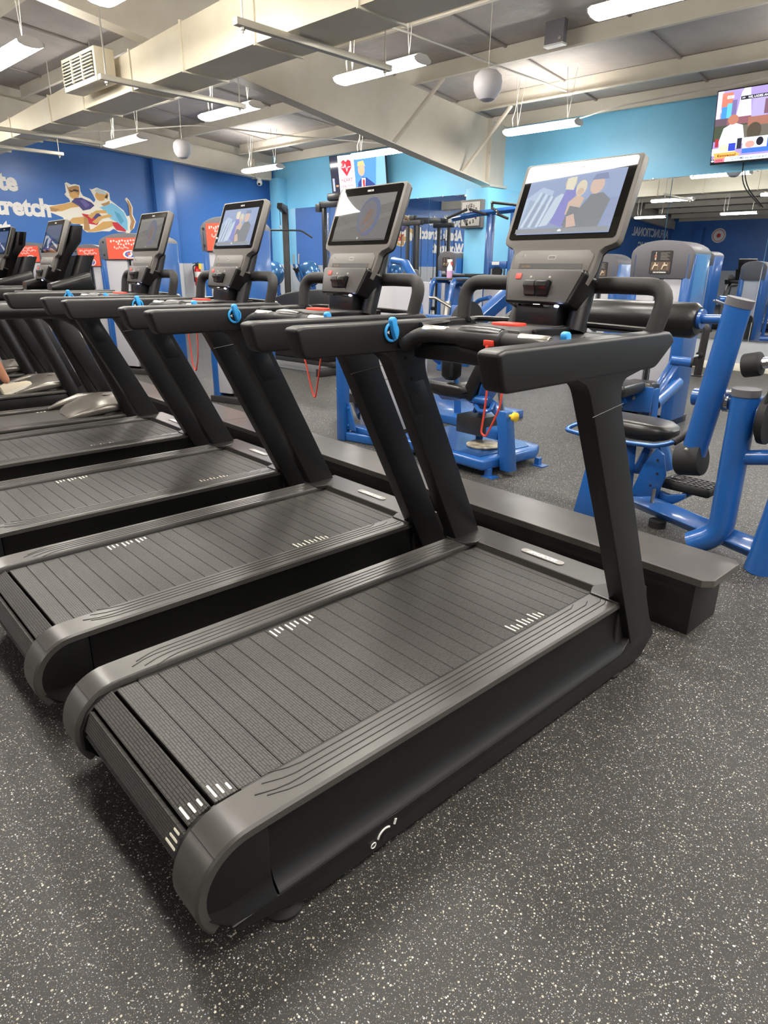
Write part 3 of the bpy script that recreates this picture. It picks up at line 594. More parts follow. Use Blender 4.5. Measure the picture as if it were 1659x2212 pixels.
def sel_tower(label, loc, rz, w, d, h, sign, group='weight stack towers'):
    """selectorised weight tower: front towards -x"""
    t = thing('weight_tower', label, 'gym machine', loc, rz, group)
    for s in (-1, 1):
        c = rrect(d, .11, .05, 4, d / 2, s * (w / 2 - .055))
        obj('side_column', MB().prism(c, 'z', 0, h - .12 + (.0 if s else 0)), BLUE, t, bev=0.004)
        obj('shroud_panel', MB().box(.02, .06, s * .035, s * (w / 2 - .09), .1, h - .33) if s > 0 else MB().box(.02, .06, s * (w / 2 - .09), s * .035, .1, h - .33), SHROUD, t, bev=0.006)
    obj('weight_slot', MB().box(.05, d - .05, -.035, .035, .06, h - .33), RUBBER, t)
    obj('back_panel', MB().box(d - .05, d - .02, -w / 2 + .09, w / 2 - .09, .06, h - .33), SHROUD, t, bev=0.004)
    for s in (-1, 1): obj('guide_rod', MB().tube([(.045, s * .02, .1), (.045, s * .02, h - .33)], .008, 8), CHROME, t)
    ar = [(-w / 2 + .02, h - .33), (w / 2 - .02, h - .33)] + [(w / 2 * math.cos(a) * .97, h - .12 + .12 * math.sin(a)) for a in [pi * k / 12 for k in range(13)]]
    cp = obj('top_cap', MB().prism(ar, 'x', 0.0, d), CAPG, t, bev=0.008)
    if sign == 'red':
        sg = obj('sign_plate', MB().box(-.006, 0.0, -w * .33, w * .33, h - .32, h - .06), RED, cp)
        picture('sign_print', red_sign(), sg, PRINT, frame_mat((-.0065, w * .33, h - .32), (0, -1, 0), (0, 0, 1)), w * .66, .26)
        for yy, zz in ((-.4, -.27), (.4, -.27), (-.4, -.11), (.4, -.11)): obj('screw', MB().lathe([(.014, 0), (.014, -.004)], (0, w * yy, h + zz), 'x', 8), RUBBER, cp)
    else:
        pw = min(.2, w * .4)
        sg = obj('sign_plate', MB().prism(rrect(pw, pw * 1.0, .012, 3, 0, h - .19), 'x', -.006, 0.0), mat('sign_black', '#1d1b1a', .4), cp)
        picture('sign_print', instr_sign(), sg, PRINT, frame_mat((-.0068, pw / 2 - .005, h - .19 - pw / 2 + .005), (0, -1, 0), (0, 0, 1)), pw - .01, pw - .01)
        if sign == 'named':
            text_mesh('sign_text', 'LEG EXTENSION', .016, WHITE, sg, frame_mat((-.0075, 0, h - .19 - pw / 2 + .008), (0, -1, 0), (0, 0, 1)), 0.0006, 0.0002)
    obj('base_foot', MB().box(-.03, d + .03, -w / 2, w / 2, 0, .07), BLACKM, t, bev=0.006)
    return t
# ---- the tall tower with its leg-extension seat and linkage
tw = sel_tower('large grey and blue leg extension tower with black instruction plate', RM(5.86, 1.585), A4, .6, .42, 1.69, 'named', 'weight stack towers')
L = lambda n, u, z: (n - 5.86, u - 1.585, z)      # room coordinates -> tower local
tw_p = lambda nm, mb, m, **k: obj(nm, mb, m, tw, **k)
tw_p('pad_plate', MB().prism([(-.46 + .0, .19), (-.2, .19), (-.12, .49), (-.5, .52)], 'x', 0, .02).xf(Matrix.Translation((-.58, .02, .02)) @ Matrix.Rotation(0, 4, 'Z')), BLUE, bev=0.004) if False else None
pd = tw_p('thigh_pad', MB().box(-.62, -.42, -.34, -.06, .27, .5), VINYL, bev=0.05, seg=4)
obj('pad_plate', MB().prism([(-.36, .25), (-.07, .23), (-.03, .28), (-.05, .45), (-.36, .47)], 'x', -.65, -.625), BLUE, pd, bev=0.004)
obj('plate_bolt', MB().lathe([(.016, 0), (.016, -.012), (.008, -.016)], (-.65, -.2, .36), 'x', 8), STEEL, pd)
tw_p('link_bar', T_((-.52, -.3, .28), (-.3, -.42, .68), r=.03, n=4), BLUE, bev=0.004)
tw_p('link_bar', T_((-.42, -.22, .28), (-.2, -.33, .68), r=.03, n=4), BLUE, bev=0.004)
lk = tw_p('link_tube', T_((-.35, -.36, .68), (-.3, -.52, .67), r=.04, n=14), BLUE)
obj('end_plug', T_((-.302, -.515, .67), (-.296, -.53, .67), r=.042, n=14), RUBBER, lk)
sb = tw_p('stub_tube', T_((.1, -.29, .42), (-.5, -.33, .3), r=.055, n=14), BLUE)
obj('end_plug', T_((-.5, -.33, .3), (-.515, -.332, .297), r=.052, n=14), RUBBER, sb)
tw_p('frame_leg', T_((-.55, -.34, .45), (-.53, -.36, 0.0), r=.04, n=4), BLUE, bev=0.004)
tw_p('seat_pad', MB().box(-1.1, -.66, -.3, .1, .42, .52), VINYL, bev=0.03, seg=3)
tw_p('seat_rail', T_((-1.0, -.1, .4), (.05, -.1, .12), r=.05, n=4), BLUE, bev=0.005)
tw_p('frame_leg', T_((-1.0, -.1, .4), (-1.02, -.1, 0.0), r=.045, n=4), BLUE, bev=0.004)
# ---- abdominal machine at the right
AB = (3.1, .42, 0)
ab = thing('abdominal_machine', 'blue abdominal machine with long black roller pad beside the near treadmill', 'gym machine', AB)
def abp(nm, mb, m, parent=None, **k): return obj(nm, at0(mb, AB), m, parent or ab, **k)
abp('roller_pad', MB().tube([(3.1, y, 1.18) for y in (1.07, 1.065, 1.04, .46, .435, .43)], [.02, .07, .09, .09, .07, .02], 22), VINYL)
abp('roller_axle', T_((3.1, .44, 1.19), (3.07, .22, 1.2), r=.024, n=14), BLUE)
abp('roller_flange', T_((3.1, .432, 1.19), (3.1, .415, 1.19), r=.05, n=16), BLUE)
arm = abp('swing_arm', T_((3.05, .235, 1.27), (3.05, .25, 1.15), (3.05, .3, .7), (3.05, .325, .5), r=.05, n=16, fx=1.3, up=(1, 0, 0)), BLUE)
abp('arm_cap', T_((3.05, .228, 1.3), (3.05, .236, 1.262), r=.052, n=16, fx=1.3, up=(1, 0, 0)), CAPG, arm)
abp('arm_hole', MB().lathe([(.022, 0), (.022, -.012)], (3.12, .2, 1.2), 'x', 12), RUBBER, arm) 
abp('bumper', T_((3.05, .265, .48), (3.05, .4, .455), r=.088, n=18), RUBBER, arm, bev=0.015)
abp('bumper_bolt', MB().lathe([(.014, 0), (.014, -.014), (.007, -.018)], (2.965, .325, .535), 'x', 8), STEEL, arm)
abp('pivot_axle', T_((3.12, .4, .79), (3.1, -.2, .8), r=.046, n=16), BLUE)
abp('pivot_collar', T_((3.11, .235, .793), (3.11, .205, .794), r=.058, n=16), CHROME)
abp('release_lever', MB().prism([(.13, .8), (.22, .855), (.22, .84), (.14, .775)], 'x', 3.1, 3.112), STEEL, bev=0.002)
abp('main_post', MB().tube(bez([((2.99, .1, .86), 0), ((2.99, .09, .12), .2), ((2.96, .22, .035), 0)], 8), .07, 14, fx=.9), BLUE)
abp('post_cap', T_((2.99, .1, .85), (2.99, .1, .885), r=.074, n=14, fx=.9), CAPG)
abp('base_rail', T_((3.25, .72, .1), (2.97, -.12, .1), r=.062, n=4), BLUE, bev=0.012)
abp('rail_foot', MB().lathe([(.05, 0), (.05, .04)], (3.15, .5, 0), 'z', 14), RUBBER)
abp('rear_leg', MB().loft([[Vector((x + dx, y, z)) for dx, y in ((-.05, y0), (.05, y0), (.05, y0 - w_), (-.05, y0 - w_))] for x, y0, w_, z in ((3.0, .95, .16, 0), (3.05, .9, .12, .46))]), BLUE, bev=0.008)
abp('seat_post', T_((3.3, .8, .08), (3.3, .82, .42), r=.05, n=4), BLUE, bev=0.006)
abp('seat_pad', MB().loft([[Vector((3.3 + x * s, y, .53 + z * s)) for x, z in rrect(.3, .11, .05, 4)] for y, s in ((1.1, .5), (1.06, .85), (.98, 1), (.72, 1), (.62, .9), (.56, .6), (.54, .3))]), VINYL)
abp('gear_plate', MB().prism([(.72, .14), (.56, .12), (.52, .3), (.55, .42), (.6, .45), (.66, .34)], 'x', 3.2, 3.215), BLUE, bev=0.003)
for y, z in ((.58, .38), (.57, .3), (.6, .22)): abp('plate_hole', MB().lathe([(.008, 0), (.008, -.002)], (3.2, y, z), 'x', 8), RUBBER)
abp('gear_bracket', MB().prism([(.68, .14), (.48, .12), (.4, .18), (.4, .21), (.5, .18), (.66, .22)], 'x', 3.22, 3.25), BLUE, bev=0.004)
abp('selector_pin', T_((3.17, .56, .13), (3.17, .56, .22), r=.012, n=8), CHROME)
abp('arched_guard', MB().tube([(3.33, .75, .25), (3.33, .7, .42), (3.33, .62, .44), (3.33, .56, .3)], .06, 10, fx=.5), BLUED)
st = abp('step_pad', MB().box(3.26, 3.46, .28, .58, .2, .255), RUBBER, bev=0.02, seg=3)
dm0 = None
for i in range(8):
    for j in range(5):
        if i > 4 and j > 0 and j < 4: continue
        d_ = dm0.copy() if dm0 else obj('step_dimple', MB().lathe([(.012, 0), (.011, .004), (.005, .006)], (0, 0, 0), 'z', 8), VINYL, st)
        if dm0: COL.objects.link(d_); d_.parent = st
        dm0 = dm0 or d_; d_.location = (3.285 + .036 * j - AB[0], .3 + .034 * i - AB[1], .255)
ring = abp('step_ring', T_(*[(3.36 + .042 * math.cos(a), .505 + .042 * math.sin(a), .2565) for a in [2 * pi * k / 18 for k in range(18)]], r=.003, n=5, close=True), VINYL, st)
text_mesh('step_text', 'LF', .05, VINYL, st, Matrix.Translation((-AB[0], -AB[1], 0)) @ frame_mat((3.345, .505, .256), (0, -1, 0), (1, 0, 0)), .002, .002, shear=.3)
abp('step_arm', T_((3.3, .6, .16), (3.36, .5, .12), (3.36, .42, .19), r=.02, n=8), BLUE)
hb = bez([((3.35, .93, .62), 0), ((3.12, 1.06, .54), .0), ((3.05, 1.13, .49), .04), ((3.06, .9, .47), .03), ((3.08, .56, .49), .03), ((3.1, .47, .52), .04), ((3.22, .41, .59), 0)])
abp('handle_bar', MB().tube(hb, .014, 10), BLUED)
for a, b in (((3.35, .93, .62), (3.12, 1.06, .54)), ((3.11, .465, .525), (3.24, .4, .6))): abp('handle_grip', T_(a, b, r=.02, n=12), FOAM)
abp('tower_column', T_((2.97, -.14, 0), (2.99, -.2, .6), (3.02, -.32, 1.5), r=.095, n=18, fx=.8, up=(1, 0, 0)), BLUE)
abp('brace_tube', T_((2.99, .09, .54), (3.02, -.22, .6), r=.04, n=12), BLUE)
pulley = abp('pulley', MB().lathe([(.13, 0), (.13, .03), (.11, .033), (.11, .042)], (3.0, -.035, .76), 'y', 26), RUBBER)
abp('pulley_hub', MB().lathe([(.09, 0), (.09, .016), (.02, .022)], (3.0, 0.0, .76), 'y', 20), BLUE, pulley)
abp('cable', T_((2.9, -.02, .78), (2.92, -.05, 1.2), r=.008, n=6), RUBBER)
abp('side_handle', T_((3.0, .1, 1.0), (3.0, -.12, 1.06), r=.028, n=12), CHROME)
abp('handle_knob', T_((3.0, .14, .99), (3.0, .06, 1.01), r=.058, n=18), RUBBER, bev=0.01)
# ---- rotary machine on its blue platform
RT = (3.45, 2.1, 0)
rt = thing('rotary_machine', 'blue rotary machine with black seat, round footplate and yellow knob', 'gym machine', RT)
def rtp(nm, mb, m, parent=None, **k): return obj(nm, at0(mb, RT), m, parent or rt, **k)
plt = rtp('platform', MB().prism([(3.1, 1.8), (3.7, 1.76), (3.82, 1.82), (3.85, 1.95), (3.8, 2.75), (3.12, 2.75)], 'z', .05, .13), BLUE, bev=0.02, seg=3)
rtp('platform_top', MB().prism([(3.16, 1.88), (3.7, 1.84), (3.78, 1.95), (3.74, 2.7), (3.16, 2.7)], 'z', .13, .136), BLUED, plt)
for x, y in ((3.17, 1.8), (3.7, 1.74), (3.2, 2.68), (3.75, 2.68)):
    rtp('platform_foot', MB().box(x - .02, x + .02, y - .02, y + .02, .008, .06).box(x - .04, x + .04, y - .07, y + .03, 0, .008), BLUE, plt)
rtp('footplate', MB().lathe([(.13, 0), (.135, .012), (.12, .02)], (3.42, 2.06, .14), 'z', 24), mat('worn_disc', '#b7ae98', .4, var=(14, '#5a544a')))
rtp('counter_box', MB().box(3.36, 3.56, 2.05, 2.3, .22, .36), BLACKM, bev=0.006)
rtp('arc_frame', MB().tube(bez([((3.5, 2.6, .46), 0), ((3.46, 2.15, .5), .1), ((3.42, 1.9, .42), .12), ((3.38, 1.84, .12), 0)], 6), .05, 4), BLUE, bev=0.01)
rtp('frame_strut', T_((3.5, 2.15, .45), (3.5, 2.18, .13), r=.04, n=4), BLUE, bev=0.006)
rtp('cross_strut', T_((3.35, 2.45, .5), (3.45, 2.05, .5), r=.022, n=10), BLUE)
post = rtp('adjust_post', MB().loft([[Vector((3.3 + dx, y + dy, z)) for dx, dy in ((-.045, -.045), (.045, -.045), (.045, .045), (-.045, .045))] for y, z in ((1.72, 0.04), (1.79, .47))]), BLUE, bev=0.006)
rtp('chrome_rod', T_((3.3, 1.81, .45), (3.3, 1.86, .66), r=.018, n=12), CHROME, post)
rtp('chrome_rod', T_((3.34, 1.85, .45), (3.34, 1.9, .66), r=.012, n=12), CHROME, post)
rtp('yellow_knob', MB().lathe([(.012, 0), (.012, -.04), (.032, -.045), (.034, -.07), (.02, -.08)], (3.3, 1.755, .44), 'y', 16), mat('yellow_plastic', '#f0c93a', .4), post)
rtp('post_bracket', MB().box(3.27, 3.4, 1.82, 1.93, .25, .33), BLUE, bev=0.01)
sr = Matrix.Translation((3.4, 2.2, .5)) @ Matrix.Rotation(math.radians(-6), 4, 'Z')
rtp('seat_pad', MB().loft([[sr @ Vector((x, y, z + .05)) for x, z in rrect(w_, h_, .03, 4)] for y, w_, h_ in ((.42, .2, .04), (.38, .3, .1), (.1, .34, .11), (-.02, .3, .1), (-.06, .2, .05))]), VINYL)
bk = Matrix.Translation((3.45, 2.2, .47)) @ Matrix.Rotation(math.radians(29), 4, 'X')
rtp('backrest', MB().loft([[bk @ Vector((x, y, z)) for x, y in rrect(w_, d_, .035, 4)] for z, w_, d_ in ((0.02, .24, .06), (.05, .3, .11), (.4, .32, .11), (.7, .28, .1), (.78, .2, .05))]), VINYL)
rtp('back_plate', MB().loft([[bk @ Vector((x, y - .075, z)) for x, y in rrect(w_, .025, .01, 2)] for z, w_ in ((-.05, .12), (.2, .26), (.7, .24), (.86, .14))]), BLUE)
rtp('side_pad', MB().loft([[Vector((3.3 + x, 2.32 + y, z)) for x, y in rrect(w_, d_, .03, 4)] for z, w_, d_ in ((.63, .08, .08), (.66, .13, .12), (.8, .14, .12), (.86, .1, .1))]), VINYL)
rtp('side_pad_arm', T_((3.32, 2.3, .65), (3.36, 2.26, .5), r=.025, n=4), BLUE, bev=0.004)
rtp('hinge_tube', T_((3.36, 2.16, .5), (3.36, 1.98, .5), r=.035, n=14), BLUE)
rtp('hinge_handle', MB().tube(bez([((3.36, 2.12, .46), 0), ((3.25, 1.98, .44), .04), ((3.3, 1.92, .45), .04), ((3.4, 1.98, .48), 0)]), .016, 8), BLUE)
rtp('upper_roller', T_((3.6, 1.62, .86), (3.65, 1.2, .86), r=.05, n=16), FOAM)
rtp('roller_arm', T_((3.6, 1.62, .86), (3.5, 1.85, .6), r=.02, n=10), BLUE)
# ---- cable column behind the second treadmill
CC = (3.2, 3.2, 0)
cc = thing('cable_column', 'blue framed cable column with pale grey shroud behind the second treadmill', 'gym machine', CC)
def ccp(nm, mb, m, parent=None, **k): return obj(nm, at0(mb, CC), m, parent or cc, **k)
ccp('frame_post', MB().box(3.02, 3.1, 3.3, 3.39, 0, 1.28), BLUE, bev=0.008)
ccp('frame_post', MB().box(3.55, 3.63, 3.98, 4.06, 0, 1.28), BLUE, bev=0.008)
ccp('shroud', MB().prism(rrect(.3, .42, .08, 5, 3.35, 3.12), 'z', .12, 1.32), SHROUD, bev=0.006)
ccp('shroud_foot', MB().box(3.22, 3.5, 2.92, 3.3, .06, .12), RUBBER, bev=0.01)
bs = ccp('base_plate', MB().prism([(3.04, 3.3), (3.1, 3.06), (3.2, 2.9), (3.6, 2.9), (3.6, 3.3)], 'z', 0.0, .08), BLUE, bev=0.015, seg=3)
ccp('base_tube', MB().box(3.1, 3.2, 2.9, 3.3, .08, .13), BLUE, bs, bev=0.01)
ccp('gusset', MB().prism([(3.3, .1), (3.3, .33), (3.26, .33), (3.18, .1)], 'x', 3.06, 3.075), BLUE, bev=0.004)
for z in (.14, .29): ccp('gusset_bolt', MB().lathe([(.012, 0), (.012, -.01)], (3.06, 3.275, z), 'x', 8), BLUE)
ccp('cross_rail', T_((3.06, 3.35, 1.2), (3.6, 4.02, 1.2), r=.04, n=4), BLUE, bev=0.006)
fp = ccp('foot_platform', MB().prism([(3.5, 3.55), (3.95, 3.6), (3.9, 4.1), (3.45, 3.95)], 'z', .3, .33), mat('diamond_plate', '#7c786f', .4, bump=(90, 1.0, .004)), bev=0.004)
ccp('platform_skirt', MB().prism([(3.5, 3.56), (3.94, 3.61), (3.89, 4.08), (3.46, 3.94)], 'z', .22, .3), BLACKM, fp)
ccp('foot_rail', T_((3.4, 3.5, .14), (3.85, 4.15, .14), r=.04, n=12), mat('navy_tube', '#1c2f55', .3, coat=.4))
ccp('guide_rail', T_((3.5, 3.75, .32), (4.4, 4.9, .8), r=.03, n=10), CHROME)
ccp('guide_rail', T_((3.6, 3.68, .32), (4.5, 4.83, .8), r=.03, n=10), CHROME)
ccp('sled_roller', T_((4.0, 4.65, .78), (4.15, 4.85, .8), r=.11, n=18), BLUED)
# ---- towers with red plates along the row
TWD = sel_tower('blue and grey tower with red plate behind the third treadmill screen', (3.15, 5.4, 0), .3, .62, .42, 1.9, 'red', 'towers with red plates')
TWC = sel_tower('blue and grey tower with red plate behind the fourth treadmill screen', (3.25, 8.1, 0), .4, 1.0, .45, 1.83, 'red', 'towers with red plates')
sel_tower('narrow blue tower with red plate between the fourth and fifth treadmill screens', (3.5, 10.2, 0), .85, .5, .45, 1.74, 'red', 'towers with red plates')
sel_tower('blue tower with red plate partly hidden by the leftmost screens', (3.2, 12.3, 0), .8, .6, .45, 1.8, 'red', 'towers with red plates')
for tw_, yy in ((TWD, -.02), (TWC, -.3)):
    dp = obj('decal_plate', MB().prism([(yy + a * .16, .72 + b * .2) for a, b in ell(0, 0, 1, 1, 24)], 'x', .014, .021), RED, tw_)
    picture('decal_print', [('#f2ded8', ell(.5, .5, .42, .42, 20)), (REDS, ell(.48, .52, .37, .37, 20)), ('#27408f', [(.3, .25), (.4, .2), (.62, .55), (.56, .8), (.48, .78), (.52, .55)]), ('#f2ded8', [(.4, .3), (.46, .28), (.66, .6), (.6, .62)]), ('#27408f', ell(.38, .66, .09, .1)), ('#f2ded8', ell(.38, .66, .05, .06)),
             ('#27408f', ell(.66, .3, .08, .09)), ('#f2ded8', ell(.66, .3, .045, .05))], dp, PRINT, frame_mat((.0135, yy + .16, .52), (0, -1, 0), (0, 0, 1)), .32, .4)
# ---- assisted pull-up tower by the pillar
PU = RM(9.15, 5.65)
pu_ = thing('pull_up_tower', 'blue assisted pull-up tower with black grips in front of the pillar clock', 'gym machine', PU, A4)
pp = lambda nm, mb, m, parent=None, **k: obj(nm, mb, m, parent or pu_, **k)
for y in (.2, -.26): pp('mast', MB().box(-.05, .05, y - .055, y + .055, 0, 2.28), BLUE, bev=0.01)
tb = pp('top_bar', MB().tube([(-.02, .98, 2.24), (-.02, .4, 2.3), (0, -.3, 2.33), (0, -.8, 2.33)], .05, 4), BLUE, bev=0.006)
for a, b in (((-.15, 1.0, 2.24), (-.02, .68, 2.37)), ((-.02, .62, 2.37), (-.1, .22, 2.27)), ((-.1, .66, 2.19), (-.25, .5, 2.12)), ((-.2, -.05, 2.3), (-.1, .12, 2.36)), ((-.25, -.1, 2.25), (-.25, -.3, 2.18)), ((-.3, -.02, 2.42), (-.1, -.5, 2.36)), ((-.1, .12, 2.36), (-.1, .12, 2.44))):
    g = pp('pull_grip', T_(a, b, r=.021, n=10), FOAM, tb); obj('grip_end', T_(a, (Vector(a) + (Vector(a) - Vector(b)).normalized() * .02), r=.022, n=10), CHROME, pu_)
pp('cross_beam', MB().box(-.06, .05, -.2, .15, 1.44, 1.56), BLUE, bev=0.01); pp('label_plate', MB().box(-.066, -.06, -.06, .08, 1.5, 1.55), WHITE)
pp('cam_disc', MB().lathe([(.09, 0), (.09, -.04)], (-.02, -.02, 1.4), 'x', 18), RUBBER)
for y in (.1, -.15): pp('shock_rod', T_((-.03, y, 1.28), (-.03, y, 1.45), r=.018, n=8), CHROME)
pp('cross_beam', MB().box(-.06, .05, -.2, .2, 1.22, 1.3), BLUE, bev=0.01)
kp_ = pp('knee_pad', MB().box(-.75, -.12, .1, .6, 1.3, 1.36), VINYL, bev=0.02); pp('knee_arm', MB().prism([(-.7, 1.29), (-.1, 1.29), (-.1, 1.1)], 'y', .25, .35), BLUE, bev=0.006)
pp('side_bar', T_((-.1, .2, 1.33), (-.1, .95, 1.33), r=.018, n=8), CHROME)
pp('weight_housing', MB().box(-.1, .25, -.25, .2, 0, 1.2), SHROUD, bev=0.02)
pp('arched_guard', MB().tube([(-.35, .35, .55), (-.4, .25, .8), (-.4, .05, .95), (-.38, -.15, 1.0)], .07, 10, fx=.5), BLUE)
pp('base_frame', MB().box(-.8, .3, -.35, .3, 0, .08), BLUE, bev=0.01)
# ---- black cable frame and lat bar in the corner
BF = RM(9.88, 10.7)
bf = thing('cable_machine', 'tall black cable frame in front of the wall mirrors', 'gym machine', BF, A4)
bp_ = lambda nm, mb, m, **k: obj(nm, mb, m, bf, **k)
for y in (.1, -.35): 
    bp_('post', MB().box(-.04, .04, y - .04, y + .04, 0, 2.72), BLACKM, bev=0.006)
    bp_('guide_rod', T_((.0, y - .12, .2), (.0, y - .12, 2.55), r=.014, n=8), CHROME)
bp_('top_beam', MB().box(-.06, .06, -.45, .2, 2.66, 2.78), BLACKM, bev=0.008); bp_('top_bracket', MB().box(-.08, .08, .16, .3, 2.58, 2.74), BLACKM, bev=0.01)
bp_('pulley_housing', MB().box(-.1, .1, -.5, -.1, 2.78, 2.92), BLACKM, bev=0.03); bp_('weight_stack', MB().box(-.15, .15, -.3, -.05, .1, 1.1), RUBBER, bev=0.01)
bp_('base', MB().box(-.3, .36, -.5, .3, 0, .08), BLACKM, bev=0.01)
B2 = RM(10.1, 8.36)
b2 = thing('cable_machine', 'second black cable frame beside the mural reflection', 'gym machine', B2, A4)
for y in (.17, -.1):
    obj('post', MB().box(-.03, .03, y - .028, y + .028, 0, 2.28), BLACKM, b2, bev=0.006)
for y in (.32, .1, .02, -.22): obj('cable', T_((-.03, y, .4), (-.03, y, 2.2), r=.007, n=6), RUBBER, b2)
obj('top_beam', MB().box(-.05, .05, -.2, .3, 2.24, 2.33), BLACKM, b2, bev=0.01); obj('pulley_housing', MB().box(-.06, .06, -.03, .1, 2.33, 2.42), BLACKM, b2, bev=0.02)
obj('base', MB().box(-.4, .4, -.3, .35, 0, .08), BLACKM, b2, bev=0.01)
LT = RM(8.13, 10.1)
lt = thing('lat_pulldown', 'black lat pulldown with wide angled bar hanging in the corner', 'gym machine', LT, A4 + .75)
lp = lambda nm, mb, m, **k: obj(nm, mb, m, lt, **k)
lp('mast', MB().box(.55, .67, -.06, .06, 0, 2.55), BLACKM, bev=0.008)
lp('boom', MB().prism([(-.1, 2.5), (.68, 2.44), (.68, 2.6), (-.02, 2.6)], 'y', -.05, .05), BLACKM, bev=0.01)
lp('cable', T_((-.05, 0, 2.5), (-.05, 0, 2.2), r=.006, n=6), RUBBER); lp('swivel', T_((-.05, 0, 2.2), (-.05, 0, 2.14), r=.018, n=8), CHROME)
lp('pull_bar', MB().tube(bez([((-.05, -.62, 1.98), 0), ((-.05, -.4, 2.11), .06), ((-.05, .4, 2.11), .06), ((-.05, .62, 1.98), 0)]), .017, 10), BLACKM)
lp('base', MB().box(-.4, .7, -.08, .08, 0, .08), BLACKM, bev=0.01); lp('seat_pad', MB().box(-.2, .2, -.18, .18, .45, .53), VINYL, bev=0.03); lp('seat_post', MB().box(-.04, .04, -.04, .04, .08, .45), BLACKM)
# ---- two ball machines
BALL = mat('ball_blue', '#3d72a8', .22, metal=.35, coat=.6)
def ball_machine(label, n, u):
    t = thing('ball_machine', label, 'gym machine', RM(n, u), A4 - .5, 'ball crunch machines')
    obj('exercise_ball', MB().ball((0, 0, 1.3), .26, 24, 14, (.95, .95, 1.05)), BALL, t)
    for s in (-1, 1):
        obj('cradle_arm', MB().tube(bez([((.12, s * .16, .0), 0), ((.1, s * .2, .9), .1), ((-.2, s * .27, 1.2), .1), ((-.28, s * .29, 1.5), 0)]), .026, 8), BLUE, t)
        obj('handle_tip', T_((-.28, s * .29, 1.5), (-.27, s * .29, 1.7), r=.018, n=8), STEEL, t)
        obj('handle_grip', T_((-.2, s * .25, 1.32), (-.3, s * .2, 1.42), r=.03, n=10), FOAM, t)
    obj('cradle_bar', T_((-.16, -.26, 1.16), (-.16, .26, 1.42), r=.024, n=8), BLUE, t)
    obj('base', MB().box(-.5, .3, -.22, .22, 0, .07), BLUE, t, bev=0.01); obj('seat_post', MB().box(.05, .13, -.05, .05, .07, 1.06), BLUE, t)
    return t
ball_machine('blue ball crunch machine left of the lat bar, partly behind a screen', 9.2, 11.8); ball_machine('blue ball crunch machine left of the black cable frame', 9.2, 10.55)
# ---- recumbent bike between the second and third treadmills
bk_ = thing('exercise_bike', 'black recumbent bike with curved shroud behind the second treadmill', 'gym machine', (5.25, 7.1, 0), .1); bk_.scale = (1.2, 1.45, .93)
sh = [(.36, .2), (.4, .5)] + [(.4 - .75 * k / 8, .98 + .27 * (k / 8) ** .6) if False else (.36 + .0 - .9 * (1 - math.cos(pi / 2 * k / 8)), .98 + .26 * math.sin(pi / 2 * k / 8)) for k in range(9)] + [(-.6, .9), (-.5, .2)]
obj('shroud', MB().prism(sh, 'x', -.08, .1), BLK, bk_, bev=0.02, seg=3)
obj('seat_back', MB().prism(rrect(.28, .34, .06, 4, .62, 1.12), 'x', -.16, -.08), DARKG, bk_, bev=0.02); obj('head_pad', MB().prism(rrect(.24, .12, .05, 4, .62, 1.36), 'x', -.16, -.06), VINYL, bk_, bev=0.02)
obj('seat_base', MB().box(-.2, .15, .42, .8, .6, .7), VINYL, bk_, bev=0.03); obj('frame_rail', MB().box(-.06, .08, -.55, .75, .12, .2), BLACKM, bk_, bev=0.01); obj('seat_tube', MB().box(-.04, .04, .56, .66, .2, 1.0), BLACKM, bk_)
obj('side_panel', MB().box(-.02, .0, -.42, -.3, .6, 1.2), BLUE, bk_, bev=0.004)
for y in (-.5, .7): obj('foot_bar', MB().box(-.25, .25, y - .03, y + .03, 0, .12), BLACKM, bk_, bev=0.01)
# ---- plate-loaded press behind the second console
PL = (4.4, 3.95, 0)
pr_ = thing('plate_press', 'blue plate loaded press with pale grey column behind the second console', 'gym machine', PL, .05)
q = lambda nm, mb, m, **k: obj(nm, mb, m, pr_, **k)
q('grey_column', MB().box(-.15, .2, -.12, .17, 0, 1.3), SHROUD, bev=0.01)
q('side_guard', MB().tube([(-.05, -.22, .0), (-.05, -.22, .9), (-.05, -.16, 1.3), (-.05, 0, 1.48), (-.05, .15, 1.5)], .06, 10, fx=.6), BLUE); q('inner_guard', MB().prism([(-.2, 1.2), (.15, 1.2), (.05, 1.42), (-.1, 1.42)], 'x', -.02, .05), DARKG, bev=0.02)
q('diagonal_beam', T_((.1, -.3, .55), (.5, -1.1, 1.38), r=.08, n=4), BLUE, bev=0.01)
bh = q('beam_head', MB().box(.35, .55, -1.22, -1.02, 1.3, 1.5), BLUE, bev=0.015)
q('cross_beam', MB().box(-.05, .05, -.6, -.2, .85, 1.0), BLUE, bev=0.01)
q('front_leg', T_((.0, -.62, 1.1), (0, -.72, 0.0), r=.05, n=4), BLUE, bev=0.006)
wp = q('weight_plate', MB().lathe([(.225, -.03), (.225, .03), (.2, .03), (.19, .018), (.06, .018), (.055, .035), (.03, .035), (.03, -.03)], (-.05, -.82, .92), 'y', 28), RUBBER)
text_mesh('plate_text', '45', .09, WHITE, wp, frame_mat((-.12, -.851, 1.02), (1, 0, 0), (0, 0, 1)), .002, .001)
q('plate_horn', T_((-.05, -.6, .92), (-.05, -1.0, .92), r=.026, n=12), CHROME)
q('base_frame', MB().box(-.2, .6, -1.1, .2, 0, .08), BLUE, bev=0.01)
